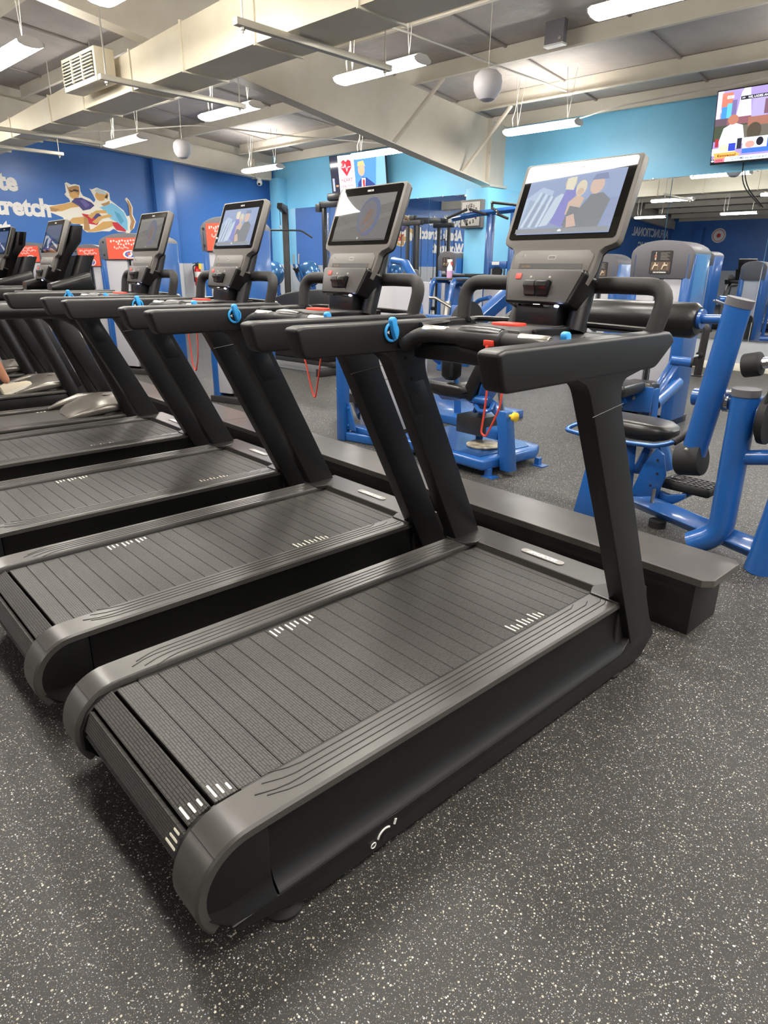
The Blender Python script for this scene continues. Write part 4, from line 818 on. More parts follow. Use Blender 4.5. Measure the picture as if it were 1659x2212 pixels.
# ---- dip/bench rack with an angled bar, in front of the mirror
DB = RM(7.55, 5.45)
db = thing('bar_rack', 'blue rack with chrome rails and angled bar left of the pillar', 'gym machine', DB, A4)
for y in (.22, -.17):
    obj('rack_leg', MB().tube(bez([((-.3, y, 0), 0), ((-.12, y, 1.0), .1), ((-.05, y, 1.27), .1), ((.3, y, 1.27), 0)]), .045, 8), BLUE, db)
    obj('chrome_sleeve', T_((-.275, y, .3), (-.15, y, .98), r=.049, n=10), STEEL, db)
    for z in (.55, .75, .95): obj('rack_peg', T_((-.3 + z * .17, y, z), (-.4 + z * .17, y, z + .02), r=.016, n=8), CHROME, db)
obj('top_board', MB().box(-.02, .3, -.3, .3, 1.27, 1.3), DARKG, db, bev=0.006)
obj('angled_bar', MB().tube([(-.35, .5, .93), (-.35, .25, 1.03), (-.35, -.1, 1.03), (-.35, -.42, .9)], .022, 10), STEEL, db)
obj('rear_frame', MB().box(.28, .36, -.25, .25, 0, 1.25), BLUE, db, bev=0.01)
bt = thing('spray_bottle', 'spray bottle of pink cleaner with red trigger on the bar rack', 'bottle', RM(7.68, 5.5, 1.302), A4)
obj('bottle_body', MB().lathe([(.038, 0), (.042, .01), (.042, .1)], (0, 0, 0), 'z', 14), mat('pink_liquid', '#d9a9cf', .2), bt)
obj('bottle_neck', MB().lathe([(.042, .1), (.04, .15), (.02, .19), (.018, .215)], (0, 0, 0), 'z', 14), mat('clear_plastic', '#e6e8ea', .2), bt)
tg = obj('trigger_head', MB().box(-.025, .02, -.035, .035, .215, .26), WHITE, bt, bev=0.008); obj('trigger', MB().prism([(-.03, .25), (-.05, .18), (-.04, .18), (-.018, .25)], 'x', -.008, .008), RED, tg)
sel_tower('slim tower with charcoal top and instruction plate left of the pillar', RM(9.4, 6.95), A4, .42, .4, 1.73, 'plain', 'weight stack towers')
sel_tower('grey and blue tower seen between the near console and the large tower', RM(7.4, 2.95), A4, .46, .4, 1.62, 'plain', 'weight stack towers')
# ---- black plate tree by the wall
PT = RM(9.6, 2.35)
pt = thing('plate_tree', 'black curved plate tree with chrome horn against the wall', 'plate rack', PT, A4)
obj('tree_post', MB().tube(bez([((0, .12, .78), 0), ((0, -.02, .7), .12), ((0, 0, .0), 0)]), .06, 4), BLACKM, pt, bev=0.01)
obj('plate_horn', T_((-.04, 0, .3), (-.22, .06, .27), r=.024, n=10), CHROME, pt); obj('horn_collar', T_((-.03, 0, .3), (-.06, .01, .295), r=.05, n=14), RUBBER, pt)
obj('base_plate', MB().box(-.12, .12, -.1, .1, 0, .015), BLACKM, pt)
obj('lower_arm', MB().box(-.05, .05, .0, .22, .14, .26), BLACKM, pt, bev=0.006)
# ---- grey bench rack and plates reflected in the right-hand mirror
GREYM = mat('grey_green_steel', '#8d938e', .4)
gk = thing('bench_rack', 'grey steel bench rack with barbell rests by the right-hand mirror', 'rack', RM(8.2, .1), A4)
for y in (.6, -.6):
    obj('rack_upright', T_((.1, y, 0), (-.1, y, 1.25), r=.06, n=4), GREYM, gk, bev=0.006); obj('bar_rest', MB().box(-.18, -.06, y - .05, y + .05, 1.15, 1.3), BLACKM, gk, bev=0.01)
obj('barbell', T_((-.14, 1.1, 1.27), (-.14, -1.1, 1.27), r=.016, n=10), CHROME, gk)
for y in (1.0, -1.0): obj('weight_plate', MB().lathe([(.22, -.025), (.22, .025)], (-.14, y, 1.27), 'y', 24), RUBBER, gk)
obj('cross_tube', T_((.0, .6, .6), (.0, -.6, .6), r=.04, n=10), GREYM, gk); obj('bench_pad', MB().box(-1.3, -.1, -.15, .15, .42, .5), VINYL, gk, bev=0.03); obj('bench_leg', MB().box(-1.15, -1.08, -.04, .04, 0, .42), GREYM, gk)
# ================================================================ belt treadmills with silver hoods (farther along the row)
SILV = mat('silver_hood', '#77736c', .3, metal=.5, bump=(700, .1))
BELT = mat('belt_rubber', '#37342f', .55, bump=(900, .2))
def make_belt_treadmill():
    t = thing('treadmill', '', 'treadmill')
    both = lambda name, mb, m, parent=t, **k: [obj(name, mb, m, parent, **k), obj(name, mirror_y(mb), m, parent, **k)]
    obj('deck', MB().box(-.1, 1.72, -.3, .3, .06, .19), RUBBER, t, bev=0.01)
    bl = obj('running_belt', MB().prism([(-.12, .17), (-.08, .2), (1.45, .2), (1.45, .19), (-.08, .16)], 'y', -.27, .27), BELT, t, bev=0.004)
    for x, y in ((1.1, .24), (1.13, .24), (1.16, .24), (.35, -.2)): obj('belt_mark', MB().box(x, x + .016, y, y + .02, .2, .2008), MARK, bl)
    both('side_rail', MB().prism([(-.12, -.4), (1.72, -.4), (1.76, -.37), (1.72, -.28), (-.12, -.28)], 'z', .19, .222), RAIL, bev=0.012, seg=3)
    both('base_frame', MB().prism([(-.1, .03), (1.75, .03), (1.78, .1), (1.7, .19), (-.1, .19)], 'y', -.38, -.29), SKIRT, bev=0.01)
    secs = []
    for x, w_, z in ((1.24, .1, .205), (1.28, .2, .235), (1.36, .3, .27), (1.5, .33, .325), (1.64, .3, .345), (1.74, .22, .34)):
        h = z - .19
        secs.append([Vector((x + (.1 if abs(a) > .99 else 0) * (x < 1.4), w_ * a, .19 + h * b)) for a, b in ((-1, .1), (-.95, .6), (-.6, .92), (-.3, 1), (.3, 1), (.6, .92), (.95, .6), (1, .1), (.6, 0), (-.6, 0))])
    hd = obj('motor_hood', MB().loft(secs), SILV, t)
    obj('hood_badge', MB().lathe([(.035, 0), (.035, .004)], (1.62, -.05, .343), 'z', 16), GREYP, hd)
    both('hood_wing', MB().tube([(1.2, -.27, .215), (1.32, -.3, .24), (1.5, -.33, .275), (1.68, -.31, .28)], [.012, .03, .04, .03], 10), SILV)
    up = bez([((1.74, -.37, .1), 0), ((1.4, -.39, 1.0), .14), ((1.22, -.39, 1.09), .1), ((.55, -.39, 1.1), 0)], 7)
    both('upright', MB().tube(up, [.062] * 9 + [.058] * (len(up) - 9), 16, up=(0, 1, 0)), BLK)
    both('armrest', MB().prism([(.93, 1.24), (.96, 1.15), (1.6, 1.12), (1.68, 1.24)], 'y', -.43, -.35), BLK, bev=0.016, seg=3)
    both('upright_panel', MB().prism([(1.72, .2), (1.82, .25), (1.5, 1.08), (1.32, 1.08)], 'y', -.36, -.3), BLK, bev=0.012)
    obj('cross_tray', MB().box(1.18, 1.5, -.36, .36, 1.14, 1.23), BLK, t, bev=0.02)
    for s in (-1, 1):
        obj('side_pod', MB().loft([[Vector((x, s * .33 + y, z)) for y, z in rrect(.12, h_, .03, 3, 0, 1.23 + h_ / 2)] for x, h_ in ((1.2, .06), (1.35, .1), (1.5, .14), (1.52, .06))]), BLK2, t)
        obj('mast_arm', MB().loft([[Vector((1.4 + dx + x, s * .17 + y, z)) for x, y in rrect(.13, .1, .03, 3)] for dx, z in ((0.02, 1.2), (.1, 1.36), (.16, 1.5))]), BLK2, t)
    for x in (.05, 1.6):
        for s in (-1, 1): obj('levelling_foot', MB().lathe([(.04, 0), (.042, .012), (.02, .03), (.02, .06)], (x, s * .33, 0), 'z', 12), RUBBER, t)
    return t
B0 = make_belt_treadmill()
bl_ = [('treadmill with silver motor hood, the first past the slat belts', 4.97), ('treadmill with silver motor hood carrying the walking person', 6.5), ('treadmill with silver motor hood at the far end of the row', 7.95)]
def sign_photo(): return [('#3c4a68', sq(0, 0, 1, 1)), ('#55678c', sq(0, .45, 1, 1)), ('#c9ccd4', [(0, .1), (.12, .5), (.25, .5), (.22, .35), (.3, .1), (.4, .1), (.45, .38), (1, .05), (1, .16), (.3, .52), (.2, .6), (0, .6)]), ('#5c4f8c', [(.35, .2), (.45, .2), (.6, .45), (.5, .5)])]
CM_SAVE = CM
for k, (l, y) in enumerate(bl_):
    t = B0 if k == 0 else dup(B0); t.location = (0, y, 0); tag(t, l, 'treadmill', 'treadmills with silver hoods')
    CM = Matrix.Translation((-.2, 0, 0)) @ CM_SAVE
    make_console(t, sign_photo(), DISPD); CM = CM_SAVE
    obj('console_spine', MB().loft([[Vector((1.32 + dx + x, y_, z)) for x, y_ in rrect(.1, w_, .03, 3)] for dx, w_, z in ((0.02, .2, 1.3), (.1, .3, 1.5), (.17, .4, 1.6), (.2, .4, 1.72))]), BLK, t)
# ================================================================ wall and ceiling fittings
# clock on the pillar
ck = thing('wall_clock', 'square clock with dark frame high on the light blue pillar', 'clock', RM(9.59, 6.52, 2.33), A4)
obj('clock_case', MB().box(-.11, 0, -.225, .225, -.225, .225), mat('clock_grey', '#6a6866', .5), ck, bev=0.012)
fc = obj('clock_face', MB().box(-.114, -.11, -.19, .19, -.19, .19), mat('clock_white', '#cfccc4', .5), ck)
INK = mat('ink', '#1a1a1a', .5)
for h in range(1, 13):
    a = pi / 2 - h * pi / 6
    text_mesh('numeral', str(h), .075, INK, fc, frame_mat((-.1148, -.135 * math.cos(a), .135 * math.sin(a) - .026), (0, -1, 0), (0, 0, 1)), .0025, .0004)
for L_, a, w_ in ((.08, 1.4, .006), (.13, 1.62, .004)): obj('clock_hand', MB().prism([(-math.cos(a + .0) * -.0 + w_, -.01), (-w_, -.01), (-w_ / 2, L_), (w_ / 2, L_)], 'x', -.117, -.1155).xf(Matrix.Rotation(a - pi / 2, 4, 'X')), INK, ck)
# televisions
def tv(label, n, u, z, w_, h_, polys, tilt, yaw=0.0):
    t = thing('television', label, 'television', RM(n, u, z), A4 + yaw)
    M = Matrix.Rotation(tilt, 4, 'Y')
    obj('tv_case', MB().box(-.02, .03, -w_ / 2, w_ / 2, -h_ / 2, h_ / 2).xf(M), BLACKM, t, bev=0.006)
    picture('tv_picture', polys, t, attr_mat('tv_display', 1.15, .1), M @ frame_mat((-.0215, w_ / 2 - .014, -h_ / 2 + .03), (0, -1, 0), (0, 0, 1)), w_ - .028, h_ - .045)
    obj('wall_arm', MB().box(.02, NB - n - .0, -.08, .08, -.12, .12), BLACKM, t, bev=0.01)
    return t, M
city = [('#8f7fb0', sq(0, 0, 1, 1)), ('#b8a6cf', sq(0, .7, .05, 1)), ('#c8b4d8', sq(0, .6, .035, .96)), ('#b56a58', sq(.04, .75, .13, .97)), ('#3f7fd8', sq(.045, .62, .09, .78)), ('#58a8f0', sq(.09, .62, .13, .82)), ('#6a5f8c', sq(.13, .64, .17, .86)), ('#d9cbe8', [(.17, .6), (.2, .95), (.22, 1), (.27, 1), (.3, .6)]),
        ('#9a8fb8', sq(.3, .6, .42, .86)), ('#6a4f5c', sq(.4, .62, .5, .82)), ('#7fb0d8', sq(.46, .62, .6, .95)), ('#8a5a5a', sq(.5, .6, .62, .75)), ('#a89ab8', sq(.6, .55, .8, .9)), ('#5f78b8', sq(.78, .5, 1, .92)), ('#5a4a55', sq(0, .5, .15, .62)), ('#7a5058', sq(.1, .5, .3, .62)), ('#3f4638', sq(0, .3, .3, .52)), ('#5f5a50', sq(.2, .32, .5, .5)), ('#8d5f52', sq(.28, .48, .6, .6)),
        ('#4a4238', ell(.34, .4, .06, .12)), ('#cfe0f0', [(.05, .3), (.08, .48), (.16, .55), (.24, .5), (.27, .28), (.22, .18), (.06, .2)]), ('#b9c9e6', [(.06, .36), (.24, .38), (.24, .35), (.06, .33)]), ('#b9c9e6', [(.06, .29), (.24, .31), (.24, .28), (.06, .26)]), ('#a06a58', ell(.155, .59, .045, .07)), ('#c98a70', [(.5, .25), (.56, .55), (.64, .62), (.7, .4), (.64, .2)]), ('#2f55b8', sq(.46, .14, 1, .3)), ('#e9eef6', sq(0, .1, .2, .2)),
        ('#8f2f38', sq(.02, .22, .05, .34)), ('#c8b8a0', ell(.1, .2, .05, .05)), ('#2f3fa8', sq(.14, .15, .2, .26)), ('#2c2c38', sq(.21, .17, .25, .32)), ('#dfe6ee', sq(.26, .17, .46, .32)), ('#d88a80', ell(.32, .22, .04, .05)), ('#1f1f28', ell(.4, .25, .03, .06)), ('#3a66d0', sq(.26, .1, 1, .165)),
        ('#f09a4a', [(.015, .03), (.03, .08), (.015, .135), (.2, .14), (.25, .095), (.2, .05)]), ('#e06a78', sq(.035, 0, .12, .055)), ('#d8ecf8', sq(.12, 0, 1, .07)), ('#20202a', sq(0, 0, .03, .045)), ('#e8e8f0', ell(.015, .022, .012, .014)), ('#f0ecec', sq(.085, .885, .14, .925)), ('#20202a', sq(.2, .845, .62, .895))]
t2, M2_ = tv('wall television showing a riverside city view, at the upper right', 10.36, 2.16, 3.33, 1.58, .92, city, math.radians(-9))
def tvt(s, x, y, size, m, sh=0.0, bold=.0005): text_mesh('screen_text', s, size, m, t2, M2_ @ frame_mat((-.039, .79 - .014 - x * 1.552, -.43 + y * .875), (0, -1, 0), (0, 0, 1)), bold, .0002, 'LEFT', 1.0, sh)
LITW = mat('lit_white', '#f4f4ff', .5, emit=('#f4f4ff', .9))
tvt('Kennywood', .05, .075, .05, INK, .2, .001); tvt('TO COME we will chat with', .165, .02, .042, mat('ink_blue', '#4a5a78', .5)); tvt('WE, LADIES AND', .26, .856, .036, LITW); tvt('>>', .21, .856, .036, LITW); tvt('8:28', .093, .895, .024, INK); tvt('HGR18', .042, .014, .03, INK)
heart = [('#cfd6ea', sq(0, 0, 1, 1)), ('#2a2b3a', sq(0, 0, .15, 1)), ('#9fa6b8', sq(.02, .2, .06, .5)), ('#d08a60', sq(.08, .3, .13, .34)), ('#e6ebf6', sq(.15, 0, .45, 1)), ('#4f86d8', sq(.45, 0, 1, 1)), ('#7aa8e8', [(.8, 0), (1, 0), (1, 1), (.86, 1)]), ('#d9303a', [(.3, .52), (.2, .72), (.21, .86), (.26, .9), (.3, .85), (.34, .9), (.39, .86), (.4, .72)]), ('#e6ebf6', [(.215, .74), (.26, .74), (.285, .82), (.31, .66), (.33, .74), (.385, .74), (.385, .725), (.335, .72), (.308, .62), (.283, .77), (.268, .72), (.215, .725)]),
         ('#2f3f7a', [(.47, .0), (.5, .35), (.58, .48), (.66, .46), (.8, .3), (.82, 0)]), ('#e8e8f0', [(.56, .2), (.57, .46), (.64, .45), (.62, .2)]), ('#c03038', [(.59, .15), (.585, .4), (.605, .43), (.625, .4), (.62, .15)]), ('#e0a080', ell(.575, .64, .06, .14)), ('#d8b070', [(.51, .72), (.52, .82), (.62, .84), (.65, .7), (.6, .76)]), ('#e0a080', ell(.52, .12, .035, .06))]
t1, M1_ = tv('wall television showing a heart emblem, behind the second screen', 10.2, 10.05, 3.24, 1.5, .88, heart, math.radians(-8), .12)
for s, y, sz in (('HEART', .4, .1), ('HEALTHTV', .27, .07)): text_mesh('screen_text', s, sz, mat('crimson', '#b02a3a', .5, emit=('#b02a3a', .4)), t1, M1_ @ frame_mat((-.03, .75 - .014 - .3 * 1.47, -.41 + y * .835), (0, -1, 0), (0, 0, 1)), .001, .0002)
# wall lettering and mural on the dark blue wall
LETW = mat('letter_white', '#f2f0ec', .5)
wl = thing('wall_lettering', 'white raised lettering about a stretch workout on the dark blue wall', 'sign', RM(4.12, UL, 2.75), A4)
for s, z, nn in (('30 Minute', .0, .45), ('Abs & Stretch', -.42, 1.0), ('Workout', -.82, .2)):
    for j in range(1): text_mesh('word', s, .43, LETW, wl, frame_mat((nn, -.004, z), (1, 0, 0), (0, 0, 1)), .02, .006, 'RIGHT', .93)
mu = thing('cartoon_mural', 'cut-out mural of two cats stretching in shirts on the dark blue wall', 'mural', RM(4.95, UL, 2.05), A4)
TAN, TAN2, PUR, LBL, RDS, CRM, DKO = '#d9ab66', '#b98d5c', '#4a4580', '#7fc4e4', '#cf3240', '#f2ead8', '#3a2f28'
mural = [('#f4efe2', [(.0, .48), (.03, .52), (.13, .53), (.24, .58), (.3, .62), (.29, .68), (.27, .71), (.25, .76), (.27, .8), (.27, .98), (.29, 1.0), (.33, .96), (.37, .98), (.42, .96), (.42, .84), (.44, .76), (.51, .71), (.55, .64), (.57, .7), (.55, .8), (.52, .92), (.54, .9), (.6, .95), (.65, .92), (.7, .9), (.73, .86), (.73, .72), (.8, .62), (.87, .52), (.9, .4), (.93, .42), (.95, .52), (.93, .66), (.9, .76), (.92, .8), (.95, .74), (.98, .6), (.97, .45), (1.0, .3), (.97, .16), (.93, .1), (.9, .02), (.86, .06), (.78, .06), (.73, .12), (.68, .06), (.6, .06), (.52, .03), (.43, .02), (.4, .06), (.37, .18), (.3, .18), (.22, .22), (.2, .3), (.06, .4)]),
         (TAN, [(.02, .48), (.1, .5), (.25, .58), (.32, .62), (.4, .6), (.4, .54), (.3, .5), (.2, .42), (.1, .4)]), (TAN2, [(.03, .46), (.1, .48), (.18, .46), (.14, .4), (.06, .41)]), (TAN2, [(.28, .97), (.3, .9), (.34, .93), (.38, .95), (.41, .94), (.41, .82), (.39, .72), (.33, .72), (.3, .78)]), (TAN, ell(.345, .75, .045, .07)), (DKO, [(.3, .86), (.33, .84), (.36, .88), (.4, .86), (.4, .83), (.35, .84), (.32, .81)]),
         (PUR, [(.31, .62), (.35, .7), (.42, .72), (.52, .64), (.55, .58), (.5, .5), (.42, .46), (.38, .55)]), ('#6a64a4', [(.4, .66), (.45, .68), (.5, .58), (.45, .52)]), (TAN, [(.24, .2), (.3, .3), (.42, .34), (.5, .36), (.45, .2), (.36, .18)]), (RDS, [(.4, .4), (.5, .38), (.58, .26), (.55, .18), (.46, .2)]), (PUR, [(.5, .42), (.58, .44), (.62, .36), (.58, .26), (.52, .32)]), (TAN2, [(.4, .06), (.42, .36), (.46, .3), (.47, .06)]),
         (TAN, ell(.625, .78, .055, .1)), ('#c9d6da', [(.57, .88), (.6, .93), (.66, .91), (.7, .85), (.66, .82), (.6, .84)]), (TAN, [(.66, .78), (.7, .86), (.72, .84), (.7, .72)]), (DKO, [(.67, .76), (.7, .83), (.71, .8), (.695, .74)]), (TAN2, [(.62, .62), (.68, .66), (.72, .7), (.72, .6), (.66, .56)]),
         (LBL, [(.6, .55), (.68, .6), (.74, .66), (.8, .6), (.87, .48), (.9, .3), (.89, .1), (.86, .12), (.78, .26), (.7, .34), (.68, .46)]), ('#5aa6cc', [(.76, .5), (.82, .44), (.86, .3), (.82, .22), (.78, .36)]), (TAN, [(.46, .36), (.56, .48), (.66, .5), (.68, .44), (.56, .42), (.5, .3)]), (TAN, [(.5, .24), (.58, .36), (.7, .42), (.74, .38), (.62, .32), (.54, .2)]),
         (TAN, [(.42, .05), (.5, .1), (.62, .26), (.72, .28), (.76, .22), (.68, .14), (.56, .06), (.46, .03)]), (RDS, [(.72, .26), (.78, .26), (.87, .1), (.86, .07), (.76, .1), (.73, .18)]), (TAN2, [(.92, .1), (.95, .14), (.985, .3), (.955, .44), (.965, .6), (.94, .72), (.92, .76), (.93, .6), (.93, .44), (.945, .3), (.92, .18)])]
picture('mural_print', mural, mu, PRINT, frame_mat((0, -.008, 0), (1, 0, 0), (0, 0, 1)), 1.92, .92)
obj('mural_board', MB().prism([(x * 1.92, y * .92) for x, y in mural[0][1]], 'y', -.007, 0.0), WHITE, mu)
# lettering on the wall behind, seen in the right-hand mirror
fl_ = thing('wall_lettering', 'white lettering about functional training, seen mirrored at the right', 'sign', RM(-12.0, UL, 3.0), A4)
for s, z in (('A FUNCTIONAL', 0.0), ('TRAINING', -.62)): text_mesh('word', s, .52, LETW, fl_, frame_mat((0, -.004, z), (1, 0, 0), (0, 0, 1)), .012, .006, 'CENTER', 1.1)
em = thing('round_emblem', 'round red and white emblem on the far blue wall, seen in mirror', 'sign', RM(NF + .02, 12.1 - .9, 3.1), A4)
obj('emblem_disc', MB().lathe([(.33, 0), (.33, .01)], (0, 0, 0), 'x', 26), LETW, em); obj('emblem_ring', MB().tube([(.016, .26 * math.cos(a), .26 * math.sin(a)) for a in [2 * pi * k / 24 for k in range(24)]], .012, 6, close=True), RED, em); obj('emblem_core', MB().lathe([(.1, 0), (.1, .014)], (0, 0, 0), 'x', 16), RED, em)
# fire extinguisher
fe_ = thing('fire_extinguisher', 'red fire extinguisher with yellow tag on the grey wainscot', 'fire extinguisher', RM(8.15, UL - .2, 1.0), A4)
obj('cylinder', MB().lathe([(.05, 0), (.075, .02), (.075, .36), (.05, .42), (.025, .44)], (0, 0, 0), 'z', 18), mat('extinguisher_red', '#c81e26', .3), fe_); obj('label_band', MB().lathe([(.0755, .2), (.0755, .32)], (0, 0, 0), 'z', 18), WHITE, fe_)
obj('valve_head', MB().box(-.03, .03, -.03, .03, .44, .5), BLACKM, fe_, bev=0.006); obj('lever', MB().prism([(-.12, .5), (.05, .53), (.05, .515), (-.1, .49)], 'y', -.012, .012), BLACKM, fe_); obj('hose', MB().tube(bez([((-.03, 0, .47), 0), ((-.12, -.02, .44), .05), ((-.11, -.03, .1), 0)]), .013, 8), RUBBER, fe_); obj('yellow_tag', MB().box(-.01, .06, -.085, -.08, .38, .5), mat('tag_yellow', '#f0d040', .5), fe_); obj('wall_hook', MB().box(-.03, .03, .05, .11, .4, .46), WHITE, fe_)
# round ceiling speakers
SPK = mat('speaker_white', '#cfcdd0', .45)
for n, u, z, l in ((6.4, 4.05, 3.36, 'round white speaker hanging in front of the sloping beam'), (6.5, 10.75, 3.4, 'round white speaker hanging before the dark blue wall')):
    t = thing('hanging_speaker', l, 'speaker', RM(n, u, z), A4, 'round hanging speakers')
    obj('shell', MB().lathe([(.02, .14), (.1, .135), (.148, .09), (.16, .03), (.152, -.05), (.12, -.11), (.085, -.14)], (0, 0, 0), 'z', 26), SPK, t); obj('grille', MB().lathe([(.085, -.14), (.05, -.157), (.01, -.16)], (0, 0, 0), 'z', 20), mat('grille_grey', '#a8a6ac', .5), t); obj('hanging_cable', T_((0, 0, .13), (.02, .01, zc(n) - z), r=.005, n=5), WIRE, t)
# security camera near the blue corner
sc_ = thing('security_camera', 'small white dome camera under the beam in the blue corner', 'camera', RM(10.0, 13.25, 3.42), A4); obj('mount', MB().lathe([(.05, .0), (.05, -.05)], (0, 0, 0), 'z', 14), WHITE, sc_); obj('dome', MB().ball((0, 0, -.09), .07, 14, 8), WHITE, sc_); obj('lens', MB().ball((-.04, -.04, -.12), .03, 10, 6), GLASS, sc_)
# junction box on the purlin
jb = thing('junction_box', 'dark grey box fixed to a ceiling purlin near the top right', 'box', RM(7.68, 3.98, 3.98), A4); obj('box_body', MB().box(-.1, -.02, -.13, .13, 0, .26), mat('box_grey', '#6f6c72', .5), jb, bev=0.008); obj('box_shelf', MB().box(-.11, 0, -.13, .13, -.02, 0), WHITE, jb); obj('box_knob', MB().lathe([(.02, 0), (.02, -.02)], (-.1, -.09, .04), 'x', 10), STEEL, jb)
# conduits under the purlins
for pts, r, l in (([(3.4, 5.5, 4.05), (6.2, 5.3, 4.1), (7.72, 5.05, 4.0), (9.3, 4.75, 3.88)], .014, 'grey conduit crossing the purlins above the round speaker'), ([(5.3, 12.9, 3.72), (7.0, 10.9, 3.86), (8.6, 10.3, 3.82), (10.2, 9.3, 3.78)], .012, 'pale conduit running across the ceiling toward the heart television'), ([(9.5, 5.6, 3.45), (9.5, 4.9, 3.5), (9.4, 4.0, 3.6), (9.5, 2.0, 3.68), (9.7, 0.6, 3.7)], .01, 'thin sagging cable in front of the light blue wall'), ([(10.57, 2.55, 2.95), (10.5, 2.5, 2.6), (10.53, 2.2, 2.3)], .008, 'black lead hanging below the upper right television')):
    tag(obj('ceiling_conduit' if r > .011 else 'power_cable', MB().tube([RM(*p) for p in bez([(q_, .3) for q_ in pts], 6)], r, 6), WIRE if 'black' not in l else RUBBER), l, 'conduit')
# air duct with grille and hangers
du = thing('air_duct', 'cream rectangular air duct with joints running across the ceiling', 'air duct', (0, 0, 0), A4)
ust = [-9.0, -6.5, -4.0, -1.5, 1.0, 3.05, 4.3, 5.5, 6.6, 7.9, 9.0, 10.6, 12.0, 13.45]
def dsec(u):
    f_ = min(1, max(0, (u - 4.5) / 7)); nn = 3.42 + .2 * f_; return nn, nn + .5 - .1 * f_, 3.2 + .0 * f_, 3.62 - .2 * f_
for a, b in zip(ust[:-1], ust[1:]):
    s_ = []
    for u in (a + .004, b - .004):
        n0, n1, z0, z1 = dsec(u); s_.append([Vector((n0, u, z0)), Vector((n1, u, z0)), Vector((n1, u, z1)), Vector((n0, u, z1))])
    obj('duct_section', MB().loft(s_), DUCTM, du, smooth=False)
    n0, n1, z0, z1 = dsec(b); obj('duct_joint', MB().box(n0 - .018, n1 + .018, b - .012, b + .012, z0 - .018, z1 + .018), DUCTM, du, bev=0.004)
gr = thing('vent_grille', 'cream louvred vent box on the side of the air duct', 'vent', RM(3.42, 7.25, 3.3), A4)
obj('vent_frame', MB().box(-.22, 0, -.42, .42, -.02, .3), DUCTM, gr, bev=0.008)
obj('vent_recess', MB().box(-.225, -.215, -.38, .38, .03, .26), RUBBER, gr)
for i in range(7): obj('louvre', MB().box(-.24, -.222, -.38, .38, .04 + i * .031, .054 + i * .031), DUCTM, gr, bev=0.003)
for y in (-.13, .13): obj('mullion', MB().box(-.242, -.22, y - .012, y + .012, .03, .26), DUCTM, gr)
for u, l in ((6.15, 'duct hanger of strut and rods beside the vent'), (9.75, 'duct hanger of strut and rods near the left edge'), (3.85, 'duct hanger of strut and rods at the top of the picture'), (11.3, 'duct hanger of strut and rods nearest the cartoon wall')):
    t = thing('duct_hanger', l, 'bracket', RM(3.65, u, 3.13), A4, 'duct hangers'); obj('strut_channel', MB().box(-.75, .95, -.03, .03, 0, .05), mat('strut_zinc', '#bdb8aa', .4, metal=.3), t, bev=0.004)
    for x in (-.68, .88): obj('hanger_rod', T_((x, 0, -.04), (x + .02, 0.02, zc(3.65) - 3.13), r=.008, n=6), WIRE, t); obj('rod_nut', T_((x, 0, -.02), (x, 0, 0), r=.018, n=6), STEEL, t)
# ================================================================ the person walking on the second silver-hood treadmill
SKIN = mat('skin', '#c98d6c', .5, bump=(300, .1)); OLIVE = mat('olive_cotton', '#8d8262', .8, bump=(300, .3)); SHORT = mat('black_shorts', '#191a1d', .8, bump=(300, .3)); SHOE = mat('beige_shoe', '#cfc4ae', .7, bump=(200, .4)); HAIR = mat('brown_hair', '#5b4330', .6, bump=(120, .6))
def skin_mesh(name, verts, edges, radii, root, m, parent, sub=2):
    me = bpy.data.meshes.new(name); me.from_pydata(verts, edges, []); o = bpy.data.objects.new(name, me); COL.objects.link(o)
    md = o.modifiers.new('s', 'SKIN'); md.use_smooth_shade = True
    for i, v in enumerate(me.skin_vertices[0].data): r_ = radii[i]; v.radius = r_ if isinstance(r_, tuple) else (r_, r_); v.use_root = (i == root)
    sb_ = o.modifiers.new('u', 'SUBSURF'); sb_.levels = sub; sb_.render_levels = sub
    dg = bpy.context.evaluated_depsgraph_get(); me2 = bpy.data.meshes.new_from_object(o.evaluated_get(dg)); bpy.data.objects.remove(o); bpy.data.meshes.remove(me)
    me2.name = name; me2.materials.clear(); me2.materials.append(m)
    for p in me2.polygons: p.use_smooth = True
    o = bpy.data.objects.new(name, me2); COL.objects.link(o); o.parent = parent; return o
